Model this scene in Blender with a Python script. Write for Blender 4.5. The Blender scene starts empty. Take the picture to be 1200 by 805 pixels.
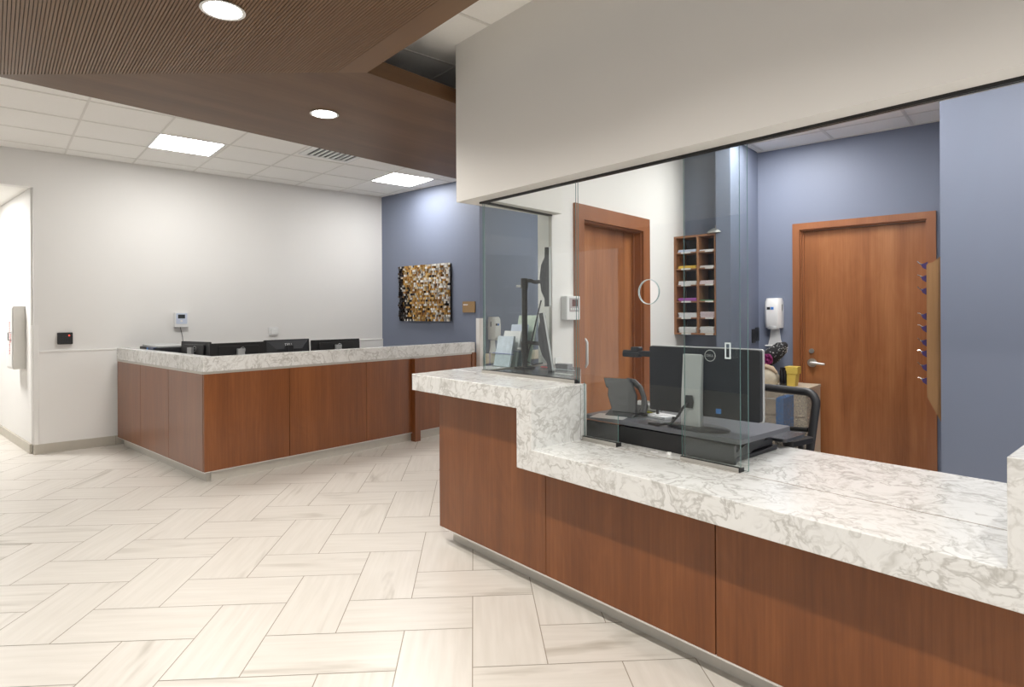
import bpy, bmesh, math, random
from mathutils import Vector, Matrix
random.seed(7)
R = math.radians
scene = bpy.context.scene
col = scene.collection

# ---------------------------------------------------------------- plan frames (metres, floor z=0)
A1a, A2a = R(40.75), R(48.66)
A1 = Vector((math.cos(A1a), math.sin(A1a))); B1 = Vector((A1.y, -A1.x))
A2 = Vector((math.cos(A2a), math.sin(A2a))); B2 = Vector((A2.y, -A2.x))
def FR(o, ang): return Matrix.Translation((o[0], o[1], 0)) @ Matrix.Rotation(ang, 4, 'Z')
ROT1, ROT2 = A1a - R(90), A2a - R(90)
DESK = FR((-.625, 3.758), ROT1)          # x along desk front to the right, y away
WALL = FR((-1.903, 8.846), ROT1)         # white wall: x into the room, y along the wall
BLUE = FR((-1.903, 8.846), ROT2)         # blue wall: x along the wall, y away behind it
CNT = FR((-2.607, 5.092), ROT2)          # left counter: x<0 along left face, y along front
OFF = FR((.29, 4.343), ROT2)             # office left wall: y along the wall, x into the office
OFB = FR((2.669, 5.720), ROT2)           # office back wall: x along the wall, y behind it
HALL = FR((-5.0, 6.27), ROT2)
NEAR = FR((2.594, 3.65), ROT2)
def pt(F, x, y, z=0.0): return F @ Vector((x, y, z))

# ---------------------------------------------------------------- materials
def mat(name):
    m = bpy.data.materials.new(name); m.use_nodes = True
    nt = m.node_tree; nt.nodes.clear()
    o = nt.nodes.new('ShaderNodeOutputMaterial'); return m, nt, o
def N(nt, t, **k):
    n = nt.nodes.new(t)
    for a, v in k.items():
        if a in n.inputs.keys() if hasattr(n.inputs, 'keys') else False: n.inputs[a].default_value = v
        else:
            try: setattr(n, a, v)
            except Exception: n.inputs[a].default_value = v
    return n
def c4(c): return (c[0], c[1], c[2], 1)
def plain(name, c, rough=.5, metal=0, spec=.5, coat=0, noise=0.0, nscale=40, bump=0.0, bscale=200):
    m, nt, o = mat(name); p = nt.nodes.new('ShaderNodeBsdfPrincipled')
    p.inputs['Base Color'].default_value = c4(c); p.inputs['Roughness'].default_value = rough
    p.inputs['Metallic'].default_value = metal; p.inputs['Specular IOR Level'].default_value = spec
    p.inputs['Coat Weight'].default_value = coat; p.inputs['Coat Roughness'].default_value = .12
    nt.links.new(p.outputs[0], o.inputs[0])
    tc = nt.nodes.new('ShaderNodeTexCoord')
    if noise:
        n = nt.nodes.new('ShaderNodeTexNoise'); n.inputs['Scale'].default_value = nscale; n.inputs['Detail'].default_value = 4
        nt.links.new(tc.outputs['Object'], n.inputs['Vector'])
        mx = nt.nodes.new('ShaderNodeMix'); mx.data_type = 'RGBA'
        mx.inputs[6].default_value = c4([max(0, v * (1 - noise)) for v in c]); mx.inputs[7].default_value = c4([min(1, v * (1 + noise)) for v in c])
        nt.links.new(n.outputs[0], mx.inputs[0]); nt.links.new(mx.outputs[2], p.inputs['Base Color'])
    if bump:
        n2 = nt.nodes.new('ShaderNodeTexNoise'); n2.inputs['Scale'].default_value = bscale
        nt.links.new(tc.outputs['Object'], n2.inputs['Vector'])
        b = nt.nodes.new('ShaderNodeBump'); b.inputs['Strength'].default_value = bump; b.inputs['Distance'].default_value = .002
        nt.links.new(n2.outputs[0], b.inputs['Height']); nt.links.new(b.outputs[0], p.inputs['Normal'])
    return m
def emit(name, c, s):
    m, nt, o = mat(name); e = nt.nodes.new('ShaderNodeEmission')
    e.inputs[0].default_value = c4(c); e.inputs[1].default_value = s; nt.links.new(e.outputs[0], o.inputs[0]); return m
def ramp(nt, stops):
    r = nt.nodes.new('ShaderNodeValToRGB'); cr = r.color_ramp
    while len(cr.elements) < len(stops): cr.elements.new(.5)
    for e, (p, c) in zip(cr.elements, stops): e.position = p; e.color = c4(c)
    return r
def wood(name, dark, mid, light, rough=.3, along='Z', scale=1.0, coat=.3, cath=.5, rnd=True, fine=.35, spec=.5):
    """veneer: soft bands and fine pores stretched along one axis, with slow figure"""
    m, nt, o = mat(name); L = nt.links.new
    p = nt.nodes.new('ShaderNodeBsdfPrincipled'); L(p.outputs[0], o.inputs[0])
    p.inputs['Roughness'].default_value = rough; p.inputs['Coat Weight'].default_value = coat; p.inputs['Coat Roughness'].default_value = .22; p.inputs['Specular IOR Level'].default_value = spec
    tc = nt.nodes.new('ShaderNodeTexCoord'); oi = nt.nodes.new('ShaderNodeObjectInfo')
    add = nt.nodes.new('ShaderNodeVectorMath'); add.operation = 'MULTIPLY_ADD'
    cmb = nt.nodes.new('ShaderNodeCombineXYZ')
    for i in range(3): L(oi.outputs['Random'], cmb.inputs[i])
    L(cmb.outputs[0], add.inputs[0]); add.inputs[1].default_value = (7, 5, 3) if rnd else (0, 0, 0); L(tc.outputs['Object'], add.inputs[2])
    def mp(s):
        q = nt.nodes.new('ShaderNodeMapping'); q.inputs['Scale'].default_value = s; L(add.outputs[0], q.inputs[0]); return q
    def st(a, b):
        return {'Z': (a, a, b), 'X': (b, a, a), 'Y': (a, b, a)}[along]
    n1 = nt.nodes.new('ShaderNodeTexNoise'); n1.inputs['Scale'].default_value = scale; n1.inputs['Detail'].default_value = 3; n1.inputs['Distortion'].default_value = .3
    L(mp(st(6, .55)).outputs[0], n1.inputs['Vector'])
    n2 = nt.nodes.new('ShaderNodeTexNoise'); n2.inputs['Scale'].default_value = scale; n2.inputs['Detail'].default_value = 5; n2.inputs['Roughness'].default_value = .65
    L(mp(st(75, 2.2)).outputs[0], n2.inputs['Vector'])
    n3 = nt.nodes.new('ShaderNodeTexNoise'); n3.inputs['Scale'].default_value = scale; n3.inputs['Detail'].default_value = 1.5; n3.inputs['Distortion'].default_value = .8
    L(mp(st(4.5, 1.3)).outputs[0], n3.inputs['Vector'])
    # contour rings of the slow noise give cathedral figure
    mu = nt.nodes.new('ShaderNodeMath'); mu.operation = 'MULTIPLY'; mu.inputs[1].default_value = 16; L(n3.outputs[0], mu.inputs[0])
    fr = nt.nodes.new('ShaderNodeMath'); fr.operation = 'PINGPONG'; fr.inputs[1].default_value = 1; L(mu.outputs[0], fr.inputs[0])
    def scl(n, k):
        q = nt.nodes.new('ShaderNodeMath'); q.operation = 'MULTIPLY'; q.inputs[1].default_value = k; L(n, q.inputs[0]); return q.outputs[0]
    def ad(a, b):
        q = nt.nodes.new('ShaderNodeMath'); q.operation = 'ADD'; L(a, q.inputs[0]); L(b, q.inputs[1]); return q.outputs[0]
    tot = ad(ad(scl(n1.outputs[0], 1 - fine - .25 * cath), scl(n2.outputs[0], fine)), scl(fr.outputs[0], .25 * cath))
    r = ramp(nt, [(.3, dark), (.5, mid), (.7, light)]); L(tot, r.inputs[0]); L(r.outputs[0], p.inputs['Base Color'])
    return m
def quartz():
    m, nt, o = mat('quartz'); L = nt.links.new
    p = nt.nodes.new('ShaderNodeBsdfPrincipled'); L(p.outputs[0], o.inputs[0])
    p.inputs['Roughness'].default_value = .22; p.inputs['Coat Weight'].default_value = .2
    g = nt.nodes.new('ShaderNodeTexCoord')
    w = nt.nodes.new('ShaderNodeTexNoise'); w.inputs['Scale'].default_value = 4; w.inputs['Detail'].default_value = 3; L(g.outputs['Object'], w.inputs['Vector'])
    md = nt.nodes.new('ShaderNodeVectorMath'); md.operation = 'MULTIPLY_ADD'; md.inputs[1].default_value = (.35, .35, .35)
    L(w.outputs['Color'], md.inputs[0]); L(g.outputs['Object'], md.inputs[2])
    def ridge(scale, width, det=4, off=0):
        n = nt.nodes.new('ShaderNodeTexNoise'); n.inputs['Scale'].default_value = scale; n.inputs['Detail'].default_value = det; n.inputs['Roughness'].default_value = .55
        if off:
            v = nt.nodes.new('ShaderNodeVectorMath'); v.inputs[1].default_value = (off, off, off); L(md.outputs[0], v.inputs[0]); L(v.outputs[0], n.inputs['Vector'])
        else: L(md.outputs[0], n.inputs['Vector'])
        s = nt.nodes.new('ShaderNodeMath'); s.operation = 'SUBTRACT'; s.inputs[1].default_value = .5; L(n.outputs[0], s.inputs[0])
        a = nt.nodes.new('ShaderNodeMath'); a.operation = 'ABSOLUTE'; L(s.outputs[0], a.inputs[0])
        mr = nt.nodes.new('ShaderNodeMapRange'); mr.inputs['From Min'].default_value = 0; mr.inputs['From Max'].default_value = width
        mr.inputs['To Min'].default_value = 1; mr.inputs['To Max'].default_value = 0; L(a.outputs[0], mr.inputs[0]); return mr.outputs[0]
    def maskn(scale, lo, hi, off):
        n = nt.nodes.new('ShaderNodeTexNoise'); n.inputs['Scale'].default_value = scale; n.inputs['Detail'].default_value = 3
        v = nt.nodes.new('ShaderNodeVectorMath'); v.inputs[1].default_value = (off, -off, off); L(md.outputs[0], v.inputs[0]); L(v.outputs[0], n.inputs['Vector'])
        mr = nt.nodes.new('ShaderNodeMapRange'); mr.inputs['From Min'].default_value = lo; mr.inputs['From Max'].default_value = hi; L(n.outputs[0], mr.inputs[0]); return mr.outputs[0]
    def mul(a, b):
        q = nt.nodes.new('ShaderNodeMath'); q.operation = 'MULTIPLY'; L(a, q.inputs[0]); L(b, q.inputs[1]); return q.outputs[0]
    v1 = mul(ridge(11, .05), maskn(7, .40, .54, 3)); v2 = mul(ridge(21, .065, 5, 9), maskn(6, .40, .58, 7)); pt_ = mul(maskn(19, .53, .66, 5), maskn(6, .46, .62, 13))
    base = (.76, .76, .745)
    m1 = nt.nodes.new('ShaderNodeMix'); m1.data_type = 'RGBA'; m1.inputs[6].default_value = c4(base); m1.inputs[7].default_value = (.36, .35, .325, 1)
    s1 = nt.nodes.new('ShaderNodeMath'); s1.operation = 'MULTIPLY'; s1.inputs[1].default_value = .66; L(v1, s1.inputs[0]); L(s1.outputs[0], m1.inputs[0])
    m2 = nt.nodes.new('ShaderNodeMix'); m2.data_type = 'RGBA'; L(m1.outputs[2], m2.inputs[6]); m2.inputs[7].default_value = (.42, .405, .375, 1)
    s2 = nt.nodes.new('ShaderNodeMath'); s2.operation = 'MULTIPLY'; s2.inputs[1].default_value = .5; L(v2, s2.inputs[0]); L(s2.outputs[0], m2.inputs[0])
    m3 = nt.nodes.new('ShaderNodeMix'); m3.data_type = 'RGBA'; L(m2.outputs[2], m3.inputs[6]); m3.inputs[7].default_value = (.46, .45, .42, 1)
    s3 = nt.nodes.new('ShaderNodeMath'); s3.operation = 'MULTIPLY'; s3.inputs[1].default_value = .65; L(pt_, s3.inputs[0]); L(s3.outputs[0], m3.inputs[0])
    L(m3.outputs[2], p.inputs['Base Color']); return m
def floor_tile():
    m, nt, o = mat('floor_tile'); L = nt.links.new
    p = nt.nodes.new('ShaderNodeBsdfPrincipled'); L(p.outputs[0], o.inputs[0]); p.inputs['Roughness'].default_value = .33
    uv = nt.nodes.new('ShaderNodeUVMap'); uv.uv_map = 'UVMap'
    at = nt.nodes.new('ShaderNodeAttribute'); at.attribute_name = 'tint'
    def nz(s, det, dist=0):
        q = nt.nodes.new('ShaderNodeMapping'); q.inputs['Scale'].default_value = s; L(uv.outputs[0], q.inputs[0])
        n = nt.nodes.new('ShaderNodeTexNoise'); n.inputs['Scale'].default_value = 1; n.inputs['Detail'].default_value = det; n.inputs['Distortion'].default_value = dist
        L(q.outputs[0], n.inputs['Vector']); return n.outputs[0]
    a = nz((1.3, 9, 1), 3, .5); b = nz((2.5, 34, 1), 4, .2)
    # broad streaks
    r1 = nt.nodes.new('ShaderNodeMapRange'); r1.inputs['From Min'].default_value = .56; r1.inputs['From Max'].default_value = .74; L(a, r1.inputs[0])
    r2 = nt.nodes.new('ShaderNodeMapRange'); r2.inputs['From Min'].default_value = .3; r2.inputs['From Max'].default_value = .8; L(b, r2.inputs[0])
    base = nt.nodes.new('ShaderNodeMix'); base.data_type = 'RGBA'; base.inputs[6].default_value = (.74, .70, .645, 1); base.inputs[7].default_value = (.655, .615, .555, 1)
    L(r2.outputs[0], base.inputs[0])
    mm = nt.nodes.new('ShaderNodeMath'); mm.operation = 'MULTIPLY'; L(r1.outputs[0], mm.inputs[0]); L(at.outputs['Fac'], mm.inputs[1])
    bb = nt.nodes.new('ShaderNodeMath'); bb.operation = 'MULTIPLY_ADD'; L(r2.outputs[0], bb.inputs[0]); bb.inputs[1].default_value = .4; bb.inputs[2].default_value = .6
    m3 = nt.nodes.new('ShaderNodeMath'); m3.operation = 'MULTIPLY'; L(mm.outputs[0], m3.inputs[0]); L(bb.outputs[0], m3.inputs[1])
    st = nt.nodes.new('ShaderNodeMix'); st.data_type = 'RGBA'; L(base.outputs[2], st.inputs[6]); st.inputs[7].default_value = (.40, .36, .30, 1); L(m3.outputs[0], st.inputs[0])
    L(st.outputs[2], p.inputs['Base Color']); return m
def glass_face(name, tint=(.962, .978, .972)):
    m, nt, o = mat(name); L = nt.links.new
    t = nt.nodes.new('ShaderNodeBsdfTransparent'); t.inputs[0].default_value = c4(tint)
    g = nt.nodes.new('ShaderNodeBsdfGlossy'); g.inputs['Roughness'].default_value = .01
    lw = nt.nodes.new('ShaderNodeLayerWeight'); lw.inputs['Blend'].default_value = .5
    pw = nt.nodes.new('ShaderNodeMath'); pw.operation = 'POWER'; pw.inputs[1].default_value = 5; L(lw.outputs['Facing'], pw.inputs[0])
    f = nt.nodes.new('ShaderNodeMath'); f.operation = 'MULTIPLY_ADD'; f.inputs[1].default_value = .96; f.inputs[2].default_value = .04; L(pw.outputs[0], f.inputs[0])
    mx = nt.nodes.new('ShaderNodeMixShader'); L(f.outputs[0], mx.inputs[0]); L(t.outputs[0], mx.inputs[1]); L(g.outputs[0], mx.inputs[2]); L(mx.outputs[0], o.inputs[0]); return m
def mesh_fabric(name, c, open_=.45):
    m, nt, o = mat(name); L = nt.links.new
    p = nt.nodes.new('ShaderNodeBsdfPrincipled'); p.inputs['Base Color'].default_value = c4(c); p.inputs['Roughness'].default_value = .7
    t = nt.nodes.new('ShaderNodeBsdfTransparent'); tc = nt.nodes.new('ShaderNodeTexCoord')
    v = nt.nodes.new('ShaderNodeTexNoise'); v.inputs['Scale'].default_value = 260; L(tc.outputs['Object'], v.inputs['Vector'])
    l = nt.nodes.new('ShaderNodeMapRange'); l.inputs['From Min'].default_value = .35; l.inputs['From Max'].default_value = .65; l.inputs['To Min'].default_value = open_-.3; l.inputs['To Max'].default_value = open_+.3; L(v.outputs[0], l.inputs[0])
    mx = nt.nodes.new('ShaderNodeMixShader'); L(l.outputs[0], mx.inputs[0]); L(p.outputs[0], mx.inputs[1]); L(t.outputs[0], mx.inputs[2]); L(mx.outputs[0], o.inputs[0]); return m
def attr_col(name, rough=.35, metal=.0):
    m, nt, o = mat(name); p = nt.nodes.new('ShaderNodeBsdfPrincipled'); a = nt.nodes.new('ShaderNodeAttribute'); a.attribute_name = 'tone'
    p.inputs['Roughness'].default_value = rough; p.inputs['Metallic'].default_value = metal
    nt.links.new(a.outputs['Color'], p.inputs['Base Color']); nt.links.new(p.outputs[0], o.inputs[0]); return m

M = dict(
 white_wall=plain('white_wall_paint', (.80, .785, .76), .75, noise=.015, nscale=3),
 wain=plain('wainscot_panel', (.84, .825, .80), .45),
 blue=plain('blue_wall_paint', (.185, .212, .288), .55, noise=.02, nscale=3),
 header=plain('header_paint', (.79, .77, .735), .75),
 ceil=plain('ceiling_tile', (.90, .885, .85), .9, noise=.03, nscale=90, bump=.3, bscale=300),
 tee=plain('ceiling_grid_bar', (.76, .74, .70), .6),
 base=plain('stone_baseboard', (.52, .48, .41), .45, noise=.08, nscale=8),
 grout=plain('grout', (.36, .31, .25), .9),
 tile=floor_tile(), quartz=quartz(),
 cherry=wood('cherry_veneer', (.135, .042, .012), (.19, .062, .0175), (.255, .090, .028), .36, coat=.1, cath=.2, fine=.45, spec=.4),
 cherry_left=wood('cherry_veneer_counter', (.145, .043, .011), (.205, .064, .016), (.275, .093, .026), .34, coat=.28, cath=.12, fine=.45),
 door=wood('door_veneer', (.19, .062, .018), (.32, .118, .040), (.44, .185, .07), .38, coat=.2, cath=.12, fine=.3),
 casing=wood('door_casing_wood', (.24, .085, .03), (.30, .11, .042), (.35, .14, .055), .4, coat=.15, cath=0),
 walnut=wood('ceiling_veneer', (.105, .057, .028), (.132, .073, .037), (.165, .096, .052), .42, along='Y', coat=.05, cath=.15, spec=.3),
 walnut_x=wood('ceiling_veneer_slat', (.165, .096, .052), (.18, .106, .058), (.195, .116, .064), .42, along='X', coat=.05, cath=.0, fine=.15, spec=.35),
 fascia=wood('ceiling_edge_veneer', (.09, .04, .014), (.12, .055, .02), (.15, .07, .026), .4, along='Y', coat=.1, cath=0),
 groove=plain('groove_black', (.022, .012, .008), .9),
 shelfwood=wood('sorter_wood', (.24, .10, .045), (.32, .145, .065), (.40, .19, .09), .45, coat=.1, cath=.1),
 oak=wood('rack_wood', (.20, .10, .04), (.27, .145, .06), (.34, .19, .085), .45, coat=.1, cath=.2),
 steel=plain('brushed_steel', (.58, .57, .55), .35, metal=.9),
 alu=plain('satin_aluminium', (.52, .50, .46), .4, metal=.6),
 chrome=plain('polished_chrome', (.8, .8, .8), .12, metal=1),
 silver=plain('silver_plastic', (.55, .56, .56), .35, metal=.3),
 black=plain('black_plastic', (.012, .012, .013), .4),
 blackgl=plain('black_gloss', (.01, .01, .012), .15),
 dgrey=plain('dark_grey_plastic', (.02, .021, .025), .45),
 riser=plain('grey_laminate', (.11, .115, .13), .35),
 darklam=plain('dark_laminate', (.05, .053, .06), .25, noise=.1),
 white=plain('white_plastic', (.80, .80, .79), .35),
 offwhite=plain('white_enamel', (.76, .74, .70), .35),
 paper=plain('paper_white', (.80, .80, .82), .8),
 paper_y=plain('paper_yellow', (.70, .47, .06), .8), paper_p=plain('paper_purple', (.42, .12, .48), .8),
 paper_g=plain('paper_green', (.10, .30, .16), .8), paper_b=plain('paper_blue', (.60, .66, .80), .8), paper_k=plain('paper_pink', (.72, .62, .66), .8),
 glass=glass_face('clear_glass'), gedge=plain('glass_edge', (.13, .24, .225), .15, coat=.5),
 acry=glass_face('clear_acrylic', (.96, .98, .975)), acryedge=plain('acrylic_edge', (.62, .70, .72), .2),
 toe=plain('toe_kick_laminate', (.66, .63, .57), .4, noise=.06, nscale=20), seam=plain('seam_filler', (.20, .17, .13), .7), pull=plain('satin_pull_metal', (.66, .66, .65), .35, metal=.25), trimw=plain('bright_metal_edge', (.75, .73, .70), .35, metal=.2), violet=plain('violet_acrylic_edge', (.12, .14, .45), .3), cream=plain('cream_laminate', (.62, .54, .42), .5), bronze=plain('bronze_plaque', (.36, .23, .11), .4, metal=.3),
 rail=plain('handrail_vinyl', (.66, .58, .46), .5), red=plain('red_print', (.65, .05, .05), .5), ledred=emit('red_indicator', (1, .05, .03), 2.5),
 bluep=plain('blue_print', (.05, .20, .55), .5), lcd=plain('lcd_glass', (.03, .035, .04), .2), lcdred=plain('lcd_brown', (.12, .05, .045), .25),
 navy=plain('navy_plastic', (.02, .035, .09), .35), magenta=plain('magenta_yarn', (.20, .015, .10), .85, bump=.8, bscale=120),
 yellow=plain('yellow_card', (.62, .46, .09), .6), green=plain('green_leaf', (.12, .32, .07), .6),
 bluefolder=plain('blue_folder', (.03, .16, .42), .5), greyfab=plain('grey_fabric', (.22, .22, .23), .9),
 troffer=emit('troffer_diffuser', (1, .99, .97), 22), lens=emit('downlight_lens', (1, .96, .88), 30), troffer_added=emit('troffer_diffuser_added', (1, .985, .96), 21), troffer_hall=emit('troffer_diffuser_hall', (1, .99, .97), 60),
 meshback=mesh_fabric('chair_mesh', (.17, .16, .145), .42), dotted=plain('dotted_cloth', (.02, .02, .022), .8),
 tanbag=plain('tan_cloth', (.50, .38, .26), .85), velcro=plain('yellow_tape', (.55, .5, .04), .6), blocks=attr_col('art_blocks', .3, .25),
)

# ---------------------------------------------------------------- mesh builder
class MB:
    def __init__(s): s.v = []; s.f = []; s.mi = []
    def add(s, vs, fs, mi=0):
        o = len(s.v); s.v += [tuple(v) for v in vs]; s.f += [tuple(i + o for i in f) for f in fs]; s.mi += [mi] * len(fs); return s
    def box(s, x0, x1, y0, y1, z0, z1, mi=0, mat=None):
        vs = [Vector(p) for p in ((x0,y0,z0),(x1,y0,z0),(x1,y1,z0),(x0,y1,z0),(x0,y0,z1),(x1,y0,z1),(x1,y1,z1),(x0,y1,z1))]
        if mat is not None: vs = [mat @ v for v in vs]
        return s.add(vs, [(0,3,2,1),(4,5,6,7),(0,1,5,4),(1,2,6,5),(2,3,7,6),(3,0,4,7)], mi)
    def prism(s, poly, a0, a1, axis='z', mi=0, mat=None):
        def P(u, v, w): return Vector({'z': (u, v, w), 'y': (u, w, v), 'x': (w, u, v)}[axis])
        n = len(poly); vs = [P(u, v, a0) for u, v in poly] + [P(u, v, a1) for u, v in poly]
        if mat is not None: vs = [mat @ v for v in vs]
        fs = [tuple(range(n - 1, -1, -1)), tuple(range(n, 2 * n))] + [(i, (i + 1) % n, (i + 1) % n + n, i + n) for i in range(n)]
        return s.add(vs, fs, mi)
    def cyl(s, p0, p1, r0, r1=None, n=20, mi=0):
        r1 = r0 if r1 is None else r1; p0, p1 = Vector(p0), Vector(p1); d = (p1 - p0).normalized()
        u = d.orthogonal().normalized(); w = d.cross(u)
        vs = [p + (u * math.cos(2*math.pi*i/n) + w * math.sin(2*math.pi*i/n)) * r for p, r in ((p0, r0), (p1, r1)) for i in range(n)]
        return s.add(vs, [tuple(range(n - 1, -1, -1)), tuple(range(n, 2*n))] + [(i, (i+1) % n, (i+1) % n + n, i + n) for i in range(n)], mi)
    def tube(s, path, r, n=10, mi=0, closed=False):
        P = [Vector(p) for p in path]; m = len(P); rings = []
        prev = None
        for i, p in enumerate(P):
            d = (P[(i+1) % m] - P[i-1]) if closed else (P[min(i+1, m-1)] - P[max(i-1, 0)])
            d.normalize()
            u = d.orthogonal().normalized() if prev is None else (prev - d * prev.dot(d)).normalized()
            prev = u; w = d.cross(u); rr = r[i] if isinstance(r, (list, tuple)) else r
            rings.append([p + (u*math.cos(2*math.pi*k/n) + w*math.sin(2*math.pi*k/n)) * rr for k in range(n)])
        vs = [v for g in rings for v in g]; fs = []
        for i in range(m if closed else m - 1):
            a, b = i * n, ((i+1) % m) * n
            fs += [(a+k, a+(k+1) % n, b+(k+1) % n, b+k) for k in range(n)]
        if not closed: fs += [tuple(range(n-1, -1, -1)), tuple(range((m-1)*n, m*n))]
        return s.add(vs, fs, mi)
    def lathe(s, prof, c=(0, 0, 0), n=28, mi=0, sx=1, sy=1):
        vs = [(c[0] + r*sx*math.cos(2*math.pi*k/n), c[1] + r*sy*math.sin(2*math.pi*k/n), c[2] + z) for r, z in prof for k in range(n)]
        fs = [(i*n+k, i*n+(k+1) % n, (i+1)*n+(k+1) % n, (i+1)*n+k) for i in range(len(prof)-1) for k in range(n)]
        fs += [tuple(range(n-1, -1, -1)), tuple(range((len(prof)-1)*n, len(prof)*n))]
        return s.add(vs, fs, mi)
    def rbox(s, x0, x1, y0, y1, z0, z1, r, axis='y', n=5, mi=0, mat=None):
        """box with the four edges parallel to axis rounded"""
        a = {'y': (x0, x1, z0, z1), 'z': (x0, x1, y0, y1), 'x': (y0, y1, z0, z1)}[axis]
        poly = []
        for cx, cy, st in ((a[1]-r, a[3]-r, 0), (a[0]+r, a[3]-r, 90), (a[0]+r, a[2]+r, 180), (a[1]-r, a[2]+r, 270)):
            for k in range(n+1):
                t = R(st + 90*k/n); poly.append((cx + r*math.cos(t), cy + r*math.sin(t)))
        lo, hi = {'y': (y0, y1), 'z': (z0, z1), 'x': (x0, x1)}[axis]
        return s.prism(poly, lo, hi, axis, mi, mat)
def obj(name, mb, mats, parent=None, M4=None, smooth=False, bevel=0.0, seg=2):
    me = bpy.data.meshes.new(name); me.from_pydata([tuple(v) for v in mb.v], [], mb.f); me.update()
    if not isinstance(mats, (list, tuple)): mats = [mats]
    for m in mats: me.materials.append(m)
    for p, i in zip(me.polygons, mb.mi): p.material_index = min(i, len(mats)-1)
    bm = bmesh.new(); bm.from_mesh(me); bmesh.ops.recalc_face_normals(bm, faces=bm.faces); bm.to_mesh(me); bm.free()
    if smooth:
        for p in me.polygons: p.use_smooth = True
        try: me.set_sharp_from_angle(angle=R(38))
        except Exception: pass
    o = bpy.data.objects.new(name, me); col.objects.link(o)
    if M4 is not None: o.matrix_world = M4
    if parent is not None: o.parent = parent
    if bevel:
        b = o.modifiers.new('bevel', 'BEVEL'); b.width = bevel; b.segments = seg; b.limit_method = 'ANGLE'; b.angle_limit = R(40)
    return o
def text(name, s, size, mats, parent, loc, rot, ext=.0006, align='CENTER'):
    cu = bpy.data.curves.new(name, 'FONT'); cu.body = s; cu.size = size; cu.extrude = ext; cu.align_x = align; cu.align_y = 'CENTER'
    cu.materials.append(mats); tmp = bpy.data.objects.new(name, cu)
    me = bpy.data.meshes.new_from_object(tmp); bpy.data.objects.remove(tmp)
    o = bpy.data.objects.new(name, me); col.objects.link(o); o.parent = parent; o.location = loc; o.rotation_euler = rot; return o
def tag(o, label, cat, group=None):
    o['label'] = label; o['category'] = cat
    if group: o['group'] = group
    return o
def thing(name, label, cat, F, x, y, z, rz=0, group=None):
    o = bpy.data.objects.new(name, None); o.empty_display_size = .1; col.objects.link(o)
    o.matrix_world = F @ Matrix.Translation((x, y, z)) @ Matrix.Rotation(rz, 4, 'Z')
    return tag(o, label, cat, group)
def struct(name, mb, mats, F=None, **k):
    o = obj(name, mb, mats, None, F, **k); o['kind'] = 'structure'; return o
def solo(name, label, cat, mb, mats, F, x, y, z, rz=0, group=None, **k):
    o = obj(name, mb, mats, None, F @ Matrix.Translation((x, y, z)) @ Matrix.Rotation(rz, 4, 'Z'), **k); return tag(o, label, cat, group)
def poly_holes(outer, holes, th, axis_y0):
    """flat pane in the xz plane with holes, thickness th from y=axis_y0; face material 0, edge material 1"""
    from mathutils.geometry import tessellate_polygon
    loops = [[Vector((x, z, 0)) for x, z in lp] for lp in [outer] + holes]
    tris = tessellate_polygon(loops); pts_ = [p for lp in loops for p in lp]; n = len(pts_); mb = MB()
    mb.v = [(p.x, axis_y0, p.y) for p in pts_] + [(p.x, axis_y0 + th, p.y) for p in pts_]
    mb.f = [tuple(t) for t in tris] + [tuple(i + n for i in reversed(t)) for t in tris]; mb.mi = [0] * len(mb.f)
    k = 0
    for lp in loops:
        m = len(lp)
        for i in range(m): a, b = k+i, k+(i+1) % m; mb.f.append((a, b, b+n, a+n)); mb.mi.append(1)
        k += m
    return mb
HC = 3.14      # main ceiling height
HZ = 2.141     # underside of the header over the desk
OC = 3.0       # office ceiling

# ---------------------------------------------------------------- floor (herringbone tile)
def build_floor():
    g = .3078; th = R(3.66); c, s = math.cos(th), math.sin(th); ox, oy = -.207, 3.06
    bm = bmesh.new(); uvl = bm.loops.layers.uv.new('UVMap'); tl = bm.verts.layers.float.new('tint')
    gp = .0022
    def tile(u0, v0, w, h):
        ax, ay = ox + c*(u0+w/2)*g - s*(v0+h/2)*g, oy + s*(u0+w/2)*g + c*(v0+h/2)*g
        if not (-9.2 < ax < 6.2 and -2.5 < ay < 11.5): return
        q = [(u0*g+gp, v0*g+gp), ((u0+w)*g-gp, v0*g+gp), ((u0+w)*g-gp, (v0+h)*g-gp), (u0*g+gp, (v0+h)*g-gp)]
        t = random.random(); t = 1.0 if t > .72 else (.5 if t > .5 else .12)
        vs = [bm.verts.new((ox + c*x - s*y, oy + s*x + c*y, 0)) for x, y in q]
        for v in vs: v[tl] = t
        f = bm.faces.new(vs); f.material_index = 0; ru, rv = random.random()*40, random.random()*40; fl = random.choice((1, -1))
        for lp, (x, y) in zip(f.loops, q):
            a, b = (x-u0*g, y-v0*g) if w > h else (y-v0*g, x-u0*g)
            lp[uvl].uv = (fl*a + ru, fl*b + rv)
    for i in range(-30, 31):
        for j in range(-14, 15):
            du, dv = i + 2*j, i - 2*j
            tile(-2+du, -1+dv, 2, 1); tile(du, -2+dv, 1, 2)
    vs = [bm.verts.new(p) for p in ((-10, -3, -.0015), (7, -3, -.0015), (7, 12.5, -.0015), (-10, 12.5, -.0015))]
    f = bm.faces.new(vs); f.material_index = 1
    me = bpy.data.meshes.new('floor'); bm.to_mesh(me); bm.free(); me.materials.append(M['tile']); me.materials.append(M['grout'])
    o = bpy.data.objects.new('floor', me); col.objects.link(o); o['kind'] = 'structure'
build_floor()

# ---------------------------------------------------------------- walls
# white wall with the hallway opening at its left
mb = MB().box(-.13, 0, -4.01, .0, 0, HC); struct('wall_left', mb, M['white_wall'], WALL)
mb = MB().box(-.13, 0, -9.5, -4.01, 2.762, HC); struct('wall_above_hallway', mb, M['white_wall'], WALL)
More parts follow.
